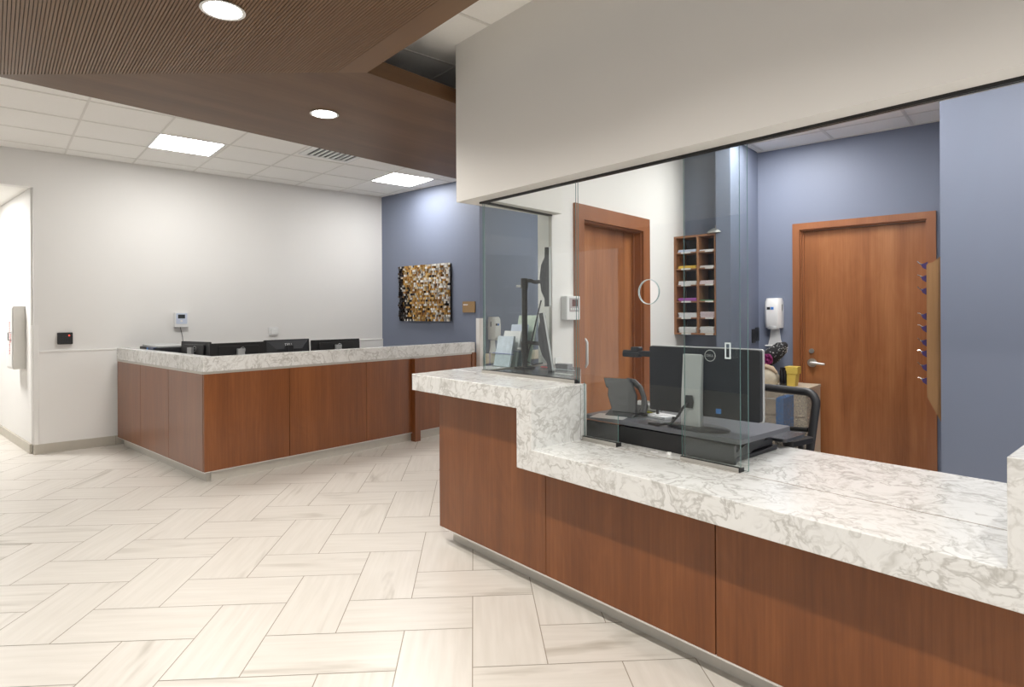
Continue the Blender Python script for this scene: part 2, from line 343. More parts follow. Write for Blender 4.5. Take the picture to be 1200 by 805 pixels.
# hallway side wall and hallway ceiling
mb = MB().box(-3.2, -.01, 0, .12, 0, 2.762); struct('wall_hallway', mb, M['white_wall'], HALL)
a = [pt(WALL, -.13, -9.5), pt(WALL, -.13, -4.0), pt(HALL, -3.2, .1), pt(HALL, -6, .1), pt(HALL, -6, -4)]
mb = MB().prism([(p.x, p.y) for p in a], 2.765, 2.80); struct('ceiling_hallway', mb, M['ceil'])
mb = MB().box(-3.3, -3.2, -5, .12, 0, 2.762); struct('wall_hallway_end', mb, M['white_wall'], HALL)
mb = MB().box(-.13, 12, -9.6, -9.5, 0, HC); struct('wall_far_left_added', mb, M['blue'], WALL)  # unseen wall, added so the glass screen reflects something darker
# wainscot along the white wall, its cap and the corner guards
mb = MB().box(0, .018, -3.975, -.0, .10, 1.052); struct('trim_wainscot', mb, M['wain'], WALL)
mb = MB().box(0, .024, -3.975, -.0, 1.052, 1.064); struct('trim_wainscot_cap', mb, M['wain'], WALL)
mb = MB().box(0, .030, -4.012, -3.972, .10, 1.335); mb.box(-.16, .0, -4.024, -4.010, .10, 1.335)
tag(obj('corner_guard', mb, M['wain'], None, WALL, bevel=.003), 'white corner guard strip on the hallway corner left of the keypad', 'corner guard')
mb = MB().box(0, .022, -4.02, -1.2, 0, .10); struct('baseboard_left', mb, M['base'], WALL)
mb = MB().box(-3.2, .02, -.02, 0, 0, .10); struct('baseboard_hallway', mb, M['base'], HALL)
mb = MB().box(0.0225, .0235, -3.305, -3.300, 0, .10); struct('trim_baseboard_joint', mb, M['grout'], WALL)
# blue wall, its return into the corridor and the corridor end
SB = 2.002
mb = MB().box(0, SB, 0, .14, 0, HC).box(SB-.14, SB, .14, 4.2, 0, HC); struct('wall_blue', mb, M['blue'], BLUE)
mb = MB().box(SB, 4.8, 4.2, 4.3, 0, HC); struct('wall_corridor_end', mb, M['white_wall'], BLUE)
mb = MB().box(-.06, .006, -.012, 0, .10, 1.37, mat=Matrix.Translation((SB, 0, 0))).box(SB, SB+.012, -.006, .06, .10, 1.37)
tag(obj('corner_guard', mb, M['wain'], None, BLUE, bevel=.002), 'cream corner guard strip on the blue wall corner beside the glass screen', 'corner guard')
mb = MB().rbox(SB+.035, SB+.075, .05, 3.9, .80, .93, .02, axis='y').box(SB, SB+.04, .1, .16, .84, .90).box(SB, SB+.04, 1.6, 1.66, .84, .90)
tag(obj('handrail', mb, M['rail'], None, BLUE, smooth=True), 'beige handrail on the blue corridor wall seen through the side glass', 'handrail')
# office left wall with door 1
mb = MB().box(-.13, 0, 0, .378, 0, HC).box(-.13, 0, 1.291, 2.33, 0, HC).box(-.13, 0, .378, 1.291, 2.147, HC)
struct('wall_office_left', mb, M['white_wall'], OFF)
# office back wall with door 2, stub wall and alcove wall
zt = 2.20
cx0 = -.324                                    # corner of stub and back wall
mb = MB().box(cx0, .06, 0, .13, 0, HC).box(1.06, 2.4, 0, .13, 0, HC).box(.06, 1.06, 0, .13, zt, HC)
struct('wall_office_back', mb, M['blue'], OFB)
mb = MB().box(cx0-.135, cx0, -.70, .13, 0, HC); struct('wall_stub', mb, M['blue'], OFB)
ALC = FR((1.709, 5.957), ROT2)
mb = MB().box(-.2, .42, 0, .10, 0, HC); struct('wall_alcove', mb, M['blue'], ALC)
mb = MB().box(0, 3.6, 0, .13, 0, HC).box(0, .13, .13, 1.42, 0, HC); struct('wall_right', mb, M['blue'], NEAR)
# header over the desk, returning along the side screen
mb = MB().prism([(.123, .258), (6.0, .258), (6.0, .405), (.31, .405), (.235, 1.10), (.085, 1.10)], HZ, HC)
struct('wall_header', mb, M['header'], DESK)
# ceilings
p = [(-10, -3), (7, -3), (7, 12.5), (-10, 12.5)]
mb = MB().prism(p, HC, HC+.05); struct('ceiling', mb, M['ceil'])
a = [pt(DESK, .31, .40), pt(DESK, 6.0, .40), pt(NEAR, 3.6, .05), pt(NEAR, .05, .05), pt(OFB, 2.3, .03), pt(OFB, -.45, .03), pt(ALC, -.1, .03), pt(OFF, -.03, 2.2), pt(OFF, -.03, 0)]
mb = MB().prism([(q.x, q.y) for q in a], OC, OC+.03); struct('ceiling_office', mb, M['ceil'])
mb = MB()
for k in range(-4, 16): t = .284 + .6096*k; mb.box(t-.010, t+.010, -13, 3, HC-.004, HC)
for k in range(-18, 4): n = -.055 + .615*k; mb.box(-4, 10, n-.008, n+.008, HC-.004, HC)
struct('ceiling_grid_trim', mb, M['tee'], WALL)
mb = MB()
for k in range(0, 6): x = -.26 + .61*k; mb.box(x-.012, x+.012, -2.2, -.02, OC-.004, OC)
for k in range(0, 4): y = -.35 - .61*k; mb.box(-.3, 2.3, y-.012, y+.012, OC-.004, OC)
mb.box(cx0, 2.3, -.022, 0, OC-.006, OC)
struct('ceiling_office_grid_trim', mb, M['tee'], OFB)
# ceiling edge angle strips
mb = MB().box(0, .02, -4, 0, HC-.006, HC); struct('trim_ceiling_left', mb, M['tee'], WALL)

# ---------------------------------------------------------------- troffers
def troffer(F, x, y, z, lab, e=M['troffer'], sx=.565, sy=.56):
    t = thing('ceiling_light', lab, 'ceiling light', F, x, y, z, 0, 'square ceiling light panels')
    f = MB()
    for a in ((-.30, .30, -.30, -sy/2), (-.30, .30, sy/2, .30), (-.30, -sx/2, -sy/2, sy/2), (sx/2, .30, -sy/2, sy/2)): f.box(a[0], a[1], a[2], a[3], -.006, .0)
    obj('frame', f, M['white'], t); obj('diffuser', MB().box(-sx/2, sx/2, -sy/2, sy/2, -.004, -.001), e, t); return t
troffer(WALL, 1.205, -2.845, HC, 'square lit ceiling panel on the left, above the keypad end of the counter')
troffer(WALL, 1.212, -.365, HC, 'square lit ceiling panel near the blue wall corner')
troffer(OFB, .66, -1.9, OC, 'added unseen square light panel in the office ceiling above the monitor', M['troffer_added'])  # this and the next two are unseen panels added to light the office
troffer(OFB, .05, -.75, OC, 'added unseen square light panel in the office ceiling before the blue stub wall', M['troffer_added'])
troffer(NEAR, .6, -1.0, OC, 'added unseen square light panel at the right end of the office', M['troffer_added'])
troffer(HALL, -1.0, -.9, 2.762, 'square lit ceiling panel in the white hallway', M['troffer_hall'])
troffer(BLUE, 3.2, 1.2, HC, 'added unseen square light panel in the corridor behind the screen')  # out of view, added to light the corridor
# air vent
t = thing('ceiling_vent', 'white slotted air vent half hidden by the wood ceiling edge', 'vent', WALL, 1.90, -1.585, HC)
f = MB()
for k in range(8): f.box(-.24, .24, -.238+k*.06, -.214+k*.06, -.012, 0)
f.box(-.28, .28, -.28, -.24, -.014, 0).box(-.28, .28, .24, .28, -.014, 0).box(-.28, -.24, -.24, .24, -.014, 0).box(.24, .28, -.24, .24, -.014, 0)
obj('frame', f, M['white'], t); obj('duct_face', MB().box(-.25, .25, -.25, .25, -.003, -.001), M['black'], t)

# ---------------------------------------------------------------- suspended wood ceiling
ZC = 2.80
cl = thing('suspended_wood_ceiling', 'brown slatted and plain wood veneer ceiling hung below the white tiles', 'wood ceiling', DESK, 0, 0, 0)
def todesk(F, x, y): v = DESK.inverted() @ pt(F, x, y); return (v.x, v.y)
inn, out = (.14, -.369), (-1.254, -1.985)
dirv = (-.1376, .9905)
def hitblue(p):   # run along dirv until the blue wall plane
    inv = BLUE.inverted() @ DESK
    a = inv @ Vector((p[0], p[1], 0)); b = inv @ Vector((p[0]+dirv[0], p[1]+dirv[1], 0)); k = (-.03-a.y)/(b.y-a.y); return (p[0]+dirv[0]*k, p[1]+dirv[1]*k)
ia, oa = hitblue(inn), hitblue(out)
SP = Matrix.Rotation(R(7.91), 4, 'Z')        # smooth band grain follows the blue wall axis
def loc2(p): v = SP.inverted() @ Vector((p[0], p[1], 0)); return (v.x, v.y)
f = MB().prism([loc2(q) for q in (inn, ia, oa, out)], ZC, ZC+.012)
o = obj('smooth_panel', f, M['walnut'], cl); o.matrix_local = SP
f = MB().prism([loc2(q) for q in ((inn[0]-.02, inn[1]+.01), (ia[0]-.02, ia[1]), ia, inn)], ZC+.012, ZC+.096)
o = obj('edge_fascia', f, M['fascia'], cl); o.matrix_local = SP
f = MB().prism([(inn[0], inn[1]), (7, inn[1]), (7, inn[1]-.02), (inn[0]-.02, inn[1]-.02)], ZC+.012, ZC+.096); obj('edge_fascia', f, M['walnut_x'], cl)
f = MB().prism([loc2(q) for q in (out, oa, (oa[0]+.02, oa[1]), (out[0]+.02, out[1]))], ZC+.012, ZC+.096)
o = obj('edge_fascia', f, M['fascia'], cl); o.matrix_local = SP
f = MB().prism([out, (7, out[1]), (7, out[1]+.02), (out[0]+.02, out[1]+.02)], ZC+.012, ZC+.096); obj('edge_fascia', f, M['walnut_x'], cl)
f = MB().prism([(ia[0]-.02, ia[1]), (oa[0]+.02, oa[1]), (out[0]+.02, out[1]+.02), (7, out[1]+.02), (7, inn[1]-.02), (inn[0]-.02, inn[1]-.02)], ZC+.012, ZC+.03); obj('backing_board', f, M['groove'], cl)
mt = lambda n: out[0] + (n-out[1])*(inn[0]-out[0])/(inn[1]-out[1])
f = MB(); n = out[1]+.004
while n < -.51:
    w = .0114; f.prism([(mt(n)+.003, n), (7, n), (7, n+w), (mt(n+w)+.003, n+w)], ZC-.001, ZC+.0125); n += .0145
obj('slat_panel', f, M['walnut_x'], cl)
f = MB().prism([(mt(n)+.003, n), (7, n), (7, inn[1]), inn], ZC-.001, ZC+.0125); obj('edge_board', f, M['walnut_x'], cl)
# downlights
def downlight(x, y, lab, e=15):
    t = thing('downlight', lab, 'downlight', DESK, x, y, ZC, 0, 'round recessed downlights in the wood ceiling')
    obj('trim_ring', MB().lathe([(.088, -.002), (.095, -.006), (.088, -.008), (.078, -.005), (.078, -.002)], n=36), M['white'], t, smooth=True)
    obj('lens', MB().lathe([(.078, -.003), (.078, -.006)], n=36), M['lens'], t)
    l = bpy.data.lights.new('downlight_lamp', 'AREA'); l.shape = 'DISK'; l.size = .09; l.energy = e; l.color = (1, .96, .90); l.spread = R(150)
    lo = bpy.data.objects.new('downlight_lamp', l); col.objects.link(lo); lo.parent = t; lo.location = (0, 0, -.012)
downlight(.373, -1.194, 'large bright round downlight in the slatted part of the wood ceiling')
downlight(-.685, -.262, 'round downlight in the plain part of the wood ceiling')
downlight(1.97, -1.194, 'round downlight in the slatted wood ceiling above the viewer, left one')
downlight(3.57, -1.194, 'round downlight in the slatted wood ceiling above the viewer, middle one')
downlight(5.17, -1.194, 'round downlight in the slatted wood ceiling above the viewer, right one')

# ---------------------------------------------------------------- left counter
lc = thing('reception_counter', 'cherry wood counter base with flat panels in front of the white wall', 'counter', CNT, 0, 0, 0)
G_ = .0026
for a, b in ((0, .773), (.773, 1.635), (1.635, 2.239), (2.315, 3.185)):
    obj('front_panel', MB().box(-.02, 0, a+G_, b-G_, .10, .928), M['cherry_left'], lc)
for a, b in ((-.798, -.02), (-1.55, -.798), (-2.285, -1.55)):
    obj('side_panel', MB().box(a+G_, b-G_, 0, .02, .10, .928), M['cherry_left'], lc)
obj('post', MB().box(-.02, .055, 2.239, 2.315, 0.0, .928), M['cherry_left'], lc)
obj('end_post', MB().box(-.02, .01, 3.185, 3.255, 0.0, .945), M['cherry_left'], lc)
obj('carcass', MB().box(-.09, -.02, .02, 3.24, .10, .928).box(-2.27, -.09, .02, .10, .10, .928), M['dgrey'], lc)
obj('toe_kick', MB().box(-.08, -.05, .08, 3.24, 0, .093).box(-2.25, -.08, .05, .08, 0, .093), M['toe'], lc)
obj('toe_trim', MB().box(-.02, .002, .0, 3.24, .093, .0995).box(-2.285, -.02, -.002, .02, .093, .0995), M['trimw'], lc)
obj('metal_trim', MB().box(-.02, .003, 0, 3.25, .928, .948).box(-2.285, -.02, -.003, .02, .928, .948), M['alu'], lc)
obj('work_surface', MB().box(-.95, -.09, .10, 3.2, .70, .73).box(-2.25, -.95, .10, .80, .70, .73), M['riser'], lc)
mb = MB().prism([(.004, -.004), (.004, 3.245), (-.10, 3.245), (-.10, .11), (-2.29, .11), (-2.29, -.004)], .948, 1.073)
tag(obj('countertop', mb, M['quartz'], None, CNT, bevel=.003), 'white grey-veined quartz top on the far left counter', 'countertop')

def monitor(name, lab, F, x, y, z, rz, w=.545, h=.33, tilt=-4, z0=.11, stand='silver', logo='ring', bulge=False, grp='monitors behind the left counter'):
    """back of the monitor faces local -y (towards the public); z is the work surface"""
    t = thing(name, lab, 'monitor', F, x, y, z, rz, grp)
    T = Matrix.Translation((0, 0, z0+h/2)) @ Matrix.Rotation(R(tilt), 4, 'X') @ Matrix.Translation((0, 0, -h/2))
    f = MB().rbox(-w/2, w/2, -.005, .018, 0, h, .008, mat=T)
    obj('screen_shell', f, M['black'], t, bevel=.002)
    if bulge:
        vs = [(-w/2+.02, -.005, .02), (w/2-.02, -.005, .02), (w/2-.02, -.005, h-.01), (-w/2+.02, -.005, h-.01), (-w/2+.11, -.05, .05), (w/2-.11, -.05, .05), (w/2-.11, -.05, h-.10), (-w/2+.11, -.05, h-.10)]
        f = MB().add([T @ Vector(v) for v in vs], [(0,1,5,4),(1,2,6,5),(2,3,7,6),(3,0,4,7),(4,5,6,7),(3,2,1,0)]); obj('rear_housing', f, M['dgrey'], t)
    else:
        f = MB().rbox(-w*.36, w*.36, -.024, -.004, .03, h-.03, .02, mat=T); obj('rear_housing', f, M['black'], t, bevel=.004)
    obj('display', MB().box(-w/2+.01, w/2-.01, .018, .0195, .012, h-.01, mat=T), M['blackgl'], t)
    smat = M[stand]
    obj('stand_column', MB().rbox(-.035, .035, -.062, -.026, .0, z0+h*.82, .008, axis='z'), smat, t)
    obj('stand_foot', MB().rbox(-.12, .12, -.13, .10, 0, .012, .03, axis='z'), smat, t)
    yl = -.0255 if not bulge else -.0008
    if logo == 'ring':
        c = T @ Vector((0.03, -.026, h-.075)); n = 28
        f = MB().tube([(c.x+.026*math.cos(2*math.pi*k/n), c.y, c.z+.026*math.sin(2*math.pi*k/n)) for k in range(n)], .0022, n=6, closed=True)
        lg = obj('logo_ring', f, M['silver'], t)
        text('logo_text', 'DELL', .017, M['silver'], lg, (c.x, c.y-.001, c.z), (R(90+tilt), 0, 0))
    elif logo == 'text':
        text('logo_text', 'DELL', .04, M['silver'], t, T @ Vector((0, -.034, h-.055)), (R(90+tilt)-R(28), 0, 0))
    return t
# back faces +x of the counter frame (towards the public), so local -y -> +x : rz = 90 deg
monitor('monitor', 'black monitor, second from the left behind the counter, with silver stand and ring logo', CNT, -.58, .56, .73, R(90), w=.545, z0=.10)
monitor('monitor', 'black monitor, third from the left, with a bulging grey back', CNT, -.62, 1.09, .73, R(90), w=.50, z0=.11, bulge=True, logo='text', stand='dgrey')
monitor('monitor', 'black monitor at the right end of the left counter, slightly turned', CNT, -.62, 1.67, .73, R(88), w=.60, z0=.09, tilt=-3)
monitor('monitor', 'black monitor leftmost of the four, turned towards the counter corner', CNT, -1.18, .38, .73, R(11), w=.48, z0=.10)
# printer behind the left run of the counter
t = thing('printer', 'low dark grey printer with pale lid at the left end of the counter', 'printer', CNT, -1.83, .32, .7305, R(-4))
obj('body', MB().rbox(-.30, .30, -.17, .17, 0, .360, .02, axis='z'), M['dgrey'], t, bevel=.006)
obj('lid', MB().rbox(-.27, .30, -.15, .165, .360, .382, .02, axis='z'), M['silver'], t, bevel=.006)
obj('control_panel', MB().prism([(-.176, .29), (-.182, .362), (-.12, .368), (-.12, .29)], .02, .29, 'x'), M['navy'], t)
obj('panel_button', MB().cyl((.08, -.178, .345), (.08, -.188, .345), .014), M['bluep'], t)

# ---------------------------------------------------------------- right desk
rd = thing('reception_desk', 'cherry wood reception desk base with tall end and low span', 'reception desk', DESK, 0, 0, 0)
f = MB().prism([(.077, .10), (1.036, .10), (1.036, .66), (.99, .66), (.99, .958), (.077, .958)], .15, .17, 'y'); obj('front_panel', f, M['cherry'], rd)
for a, b in ((1.038, 1.989), (1.989, 2.96), (2.96, 3.93)): obj('front_panel', MB().box(a+G_, b-G_, .15, .17, .10, .662 if a < 2.9 else .66), M['cherry'], rd)
obj('end_panel', MB().box(.077, .097, .17, .95, .10, .958), M['cherry'], rd)
obj('carcass', MB().prism([(.10, .172), (.98, .172), (.98, .385), (.45, .93), (.10, .93)], .10, .955).box(.98, 3.9, .172, .60, .10, .66), M['dgrey'], rd)
obj('toe_kick', MB().box(.112, 3.93, .227, .27, 0, .093).box(.112, .15, .27, .9, 0, .093), M['toe'], rd)
obj('toe_trim', MB().box(.078, 3.93, .147, .17, .093, .0995), M['trimw'], rd)
# stepped quartz top: two pieces joined by the seam at y=.355
zl0, zl1, zu0, zu1 = .665, .770, .960, 1.060
prof = [(1.096, zu1), (0, zu1), (0, zu0), (.986, zu0), (.986, zl0), (3.018, zl0), (3.018, zu0), (4.3, zu0), (4.3, zu1), (2.908, zu1), (2.908, zl1), (1.096, zl1)]
f = MB().prism(prof, 0, .3500, 'y')
tag(obj('countertop', f, M['quartz'], None, DESK, bevel=.003), 'white grey-veined quartz front of the reception desk, stepping down from the raised end', 'countertop')
f = MB().prism([(-.073, .355), (1.096, .355), (1.096, .398), (1.055, .398), (.50, 1.0), (.16, 1.07), (-.02, 1.03), (-.09, .86), (-.121, .59)], zu0, zu1)
f.box(1.0, 3.0, .3565, .985, zl0, zl1).box(2.91, 4.3, .357, .985, zu0, zu1)
f.prism([(0, 0), (0, .3535), (-.073, .3535)], zu0, zu1)
f.box(.986, 1.096, .3555, .398, zl0, zu0).box(2.91, 3.018, .357, .985, zl1, zu0)
tag(obj('countertop', f, M['quartz'], None, DESK, bevel=.0012), 'white quartz slab of the desk behind the seam, running under the screen', 'countertop')
ct = bpy.data.objects['countertop.002']
o = obj('seam_joint', MB().box(1.096, 2.908, .3500, .3565, zl0+.01, zl1-.0008), M['seam'], None, DESK); mw = o.matrix_world.copy(); o.parent = ct; o.matrix_parent_inverse = ct.matrix_world.inverted()
tag(obj('shelf_top', MB().prism([(.262, .402), (1.045, .402), (.50, .995), (.205, 1.05)], 1.0605, 1.068), M['darklam'], None, DESK, bevel=.001), 'dark laminate top behind the glass on the raised desk end', 'work surface')

# ---------------------------------------------------------------- glass screen
gs = thing('glass_screen', 'clear glass security screen standing on the reception desk', 'glass screen', DESK, 1.1, .38, zl1)
inv = gs.matrix_world.inverted()
def sub(name, mb, mats, F=DESK, **k):
    o = obj(name, mb, mats, None, F, **k); mw = o.matrix_world.copy(); o.parent = gs; o.matrix_parent_inverse = inv; return o
sub('left_pane', poly_holes([(.245, zu1+.008), (1.047, zu1+.008), (1.047, HZ-.005), (.245, HZ-.005)], [], .006, .372), [M['glass'], M['gedge']])
hole = [(1.515+.058*math.cos(2*math.pi*k/32), 1.533+.058*math.sin(2*math.pi*k/32)) for k in range(32)]
outer = [(1.102, .782), (1.326, .782), (1.326, .925), (1.693, .925), (1.693, .782), (1.974, .782), (1.974, HZ-.005), (1.062, HZ-.005), (1.062, zu1+.01), (1.102, zu1+.01)]
sub('front_pane', poly_holes(outer, [hole], .006, .372), [M['glass'], M['gedge']])
ring = MB().tube([(x, .372, z) for x, z in hole], .0016, n=6, closed=True).tube([(x, .381, z) for x, z in hole], .0016, n=6, closed=True)
sub('speaking_hole_rim', ring, M['acryedge'])
sub('sliding_pane', poly_holes([(1.693, .773), (1.997, .773), (1.997, HZ-.005), (1.693, HZ-.005)], [], .006, .394), [M['glass'], M['gedge']])
hp = MB()
hp.rbox(1.920, 1.946, .350, .372, 1.240, 1.308, .004, axis='y')
h = sub('pull_handle', hp, [M['acry']]); h['label'] = 'clear acrylic pull block'
hp = MB()
for a in ((1.920, 1.925, 1.240, 1.308), (1.941, 1.946, 1.240, 1.308), (1.925, 1.941, 1.240, 1.246), (1.925, 1.941, 1.302, 1.308)): hp.box(a[0], a[1], .348, .3505, a[2], a[3])
sub('pull_handle_rim', hp, M['acryedge'])
for x0, x1, z in ((.245, 1.047, zu1), (1.100, 1.326, zl1), (1.693, 1.974, zl1)):
    sub('base_channel', MB().prism([(.358, z), (.392, z), (.392, z+.014), (.379, z+.014), (.379, z+.004), (.371, z+.004), (.371, z+.018), (.358, z+.018)], x0, x1, 'x'), M['alu'])
    sub('channel_gasket', MB().box(x0, x1+.005, .3595, .370, z+.018, z+.021), M['black'])
    sub('channel_end_cap', MB().box(x1, x1+.005, .357, .393, z, z+.018), M['black'])
sub('top_track', MB().box(.22, 6.0, .366, .372, HZ-.012, HZ+.002).box(.22, 6.0, .381, .387, HZ-.012, HZ+.002), M['black'])
sub('top_track_cover', MB().box(2.0, 6.0, .372, .404, HZ-.010, HZ+.002), M['alu'])
# side pane from the front corner to the office wall
pa, pb = DESK @ Vector((.245, .386, 0)), pt(OFF, -.005, -.004)
ang = math.atan2(pb.y-pa.y, pb.x-pa.x); ln = (pb-pa).length
SD = Matrix.Translation((pa.x, pa.y, 0)) @ Matrix.Rotation(ang, 4, 'Z')
sub('side_pane', poly_holes([(0.0, zu1+.008), (ln, zu1+.008), (ln, HZ-.005), (0.0, HZ-.005)], [], .006, -.004), [M['glass'], M['gedge']], F=SD)
sub('side_track', MB().box(0, ln, -.012, -.005, HZ-.011, HZ+.002).box(0, ln, .006, .012, HZ-.011, HZ+.002), M['black'], F=SD)
sub('side_channel', MB().box(0, ln-.01, -.012, -.004, zu1, zu1+.016), M['alu'], F=SD)
sub('side_wall_channel', MB().box(ln-.012, ln-.004, -.010, .012, zu1, HZ-.01), M['alu'], F=SD)

# ---------------------------------------------------------------- doors
def make_door(idx, F, xa, xb, head, ztop_leaf, face, cas, leafy):
    pass
# door 1 (in the office's white left wall): frame axes y along wall, x into the office
f = MB().box(0, .022, .263, .378, 0, 2.262).box(0, .022, 1.291, 1.406, 0, 2.262).box(0, .022, .378, 1.291, 2.147, 2.262)
f.box(-.13, 0, .378, .392, 0, 2.147).box(-.13, 0, 1.277, 1.291, 0, 2.147).box(-.13, 0, .392, 1.277, 2.133, 2.147).box(-.075, -.06, .392, .41, 0, 2.133).box(-.075, -.06, 1.258, 1.277, 0, 2.133)
o = struct('trim_door_1', f, M['casing'], OFF)
d1 = struct('door_1', MB().box(-.12, -.078, .394, 1.275, .012, 2.131), M['door'], OFF)
hd = MB().tube([(-.078, .45, 1.01), (-.045, .45, 1.01), (-.022, .45, 1.015), (-.008, .45, 1.035), (-.008, .45, 1.205), (-.022, .45, 1.225), (-.045, .45, 1.23), (-.078, .45, 1.23)], .0115, n=12)
o = obj('door_pull', hd, M['pull'], d1, smooth=True); o['label'] = 'steel D-shaped pull handle'
hg = MB()
for z in (.25, 1.16, 1.95): hg.cyl((-.070, 1.272, z-.05), (-.070, 1.272, z+.05), .008)
o = obj('hinge', hg, M['bronze'], d1)
# door 2 (blue office back wall)
f = MB().box(0, .062, -.022, 0, 0, 2.26).box(1.056, 1.118, -.022, 0, 0, 2.26).box(.062, 1.056, -.022, 0, 2.20, 2.26)
f.box(.06, .075, 0, .13, 0, 2.20).box(1.045, 1.06, 0, .13, 0, 2.20).box(.075, 1.045, 0, .13, 2.187, 2.20).box(.075, .09, .022, .036, 0, 2.187)
struct('trim_door_2', f, M['casing'], OFB)
d2 = struct('door_2', MB().box(.078, 1.043, .036, .08, .012, 2.184), M['door'], OFB)
lv = MB().cyl((.155, .036, .955), (.155, .020, .955), .040, n=28).cyl((.155, .022, .955), (.155, -.030, .955), .011).tube([(.155, -.028, .955), (.19, -.032, .956), (.235, -.030, .952), (.275, -.026, .948)], [.015, .014, .012, .010])
o = obj('lever_handle', lv, M['steel'], d2, smooth=True); o['label'] = 'chrome lever handle on round rose'
o = obj('lock_cylinder', MB().cyl((.150, .036, 1.065), (.150, .018, 1.065), .022, n=24).cyl((.150, .020, 1.065), (.150, .016, 1.065), .011), M['steel'], d2, smooth=True)

# ---------------------------------------------------------------- wall devices
# hallway cabinet
t = thing('extinguisher_cabinet', 'white fire extinguisher cabinet with red lettering on the hallway wall', 'cabinet', HALL, -.425, 0, .864)
obj('box', MB().box(-.16, .16, -.105, -.001, 0, .672), M['offwhite'], t, bevel=.004)
obj('door', MB().box(-.152, .152, -.113, -.105, .02, .652), M['white'], t, bevel=.002)
for i, ch_ in enumerate('FIRE EXTINGUISHER'):
    if ch_ != ' ': pass
o = text('door_lettering', 'FIRE\nEXTINGUISHER', .052, M['red'], t, (.06, -.1145, .33), (R(90), R(90), 0), .0005)
h = MB().tube([(.12, -.113, .31), (.12, -.14, .31), (.12, -.14, .39), (.12, -.113, .39)], .004, n=8); obj('handle', h, M['black'], t)
# keypad
t = thing('access_keypad', 'small black access keypad with red light on the white wall', 'keypad', WALL, .001, -3.75, 1.19)
obj('housing', MB().rbox(0, .028, -.066, .066, -.062, .062, .008, axis='x'), M['black'], t, bevel=.003)
f = MB()
for i in range(3):
    for j in range(4): f.box(.028, .0305, -.022+i*.018, -.010+i*.018, -.042+j*.019, -.030+j*.019)
obj('keys', f, M['dgrey'], t); obj('indicator_light', MB().cyl((.028, .034, .03), (.031, .034, .03), .007), M['ledred'], t)
# thermostat
t = thing('wall_intercom', 'white wall unit with dark screen and hanging cord above the printer', 'intercom', WALL, .001, -2.648, 1.375)
obj('housing', MB().rbox(0, .04, -.075, .075, -.087, .087, .01, axis='x'), M['white'], t, bevel=.004)
obj('face_plate', MB().rbox(.04, .044, -.058, .058, -.05, .075, .008, axis='x'), plain('pale_blue_plastic', (.60, .66, .78), .4), t)
obj('screen', MB().box(.044, .0455, -.038, .036, .015, .06), M['lcd'], t); obj('button', MB().cyl((.044, -.002, -.015), (.047, -.002, -.015), .013), M['white'], t)
obj('cord', MB().tube([(.02, -.01, -.087), (.022, .0, -.14), (.024, .012, -.2), (.02, .02, -.30), (.02, .02, -.45)], .003, n=8), M['black'], t)
t = thing('wall_switch', 'small white wall plate with a knob above the third monitor', 'switch', WALL, .001, -1.575, 1.213)
obj('plate', MB().rbox(0, .012, -.06, .06, -.055, .055, .008, axis='x'), M['white'], t, bevel=.003); obj('knob', MB().rbox(.012, .03, -.035, .035, -.04, .03, .012, axis='x'), M['white'], t, bevel=.003)
# intercom on the office wall
t = thing('wall_intercom', 'white wall unit with brown screen beside the office door', 'intercom', OFF, .001, .185, 1.470)
obj('housing', MB().rbox(0, .055, -.082, .082, -.088, .088, .008, axis='x'), M['white'], t, bevel=.004)
obj('face_plate', MB().box(.055, .058, -.05, .066, -.028, .072), plain('grey_faceplate', (.42, .38, .38), .4), t)
obj('screen', MB().box(.058, .0595, -.02, .045, .012, .062), M['lcdred'], t)
f = MB()
for i in range(4): f.cyl((.058, -.035+i*.026, -.008), (.061, -.035+i*.026, -.008), .007, n=12)
obj('buttons', f, M['white'], t)
t = thing('light_switch', 'white light switch plate low on the office wall beside the door', 'switch', OFF, .001, .062, 1.045)
obj('plate', MB().rbox(0, .008, -.04, .04, -.066, .066, .004, axis='x'), M['white'], t, bevel=.002); obj('rocker', MB().box(.008, .013, -.016, .016, -.033, .033), M['offwhite'], t, bevel=.001)
# dark switch plates on the stub wall
for dy, zz, nm, lb in ((-.155, 1.20, 'wall_plate', 'dark grey wall plate on the blue stub wall, nearer one'), (-.06, 1.215, 'wall_plate', 'dark grey wall plate on the blue stub wall, nearer the dispenser')):
    t = thing(nm, lb, 'wall plate', OFB, cx0+.001, dy, zz, 0, 'dark wall plates on the stub wall')
    obj('plate', MB().rbox(0, .012, -.04, .04, -.066, .066, .004, axis='x'), M['dgrey'], t, bevel=.002); obj('insert', MB().box(.012, .016, -.015, .015, -.03, .03), M['black'], t)

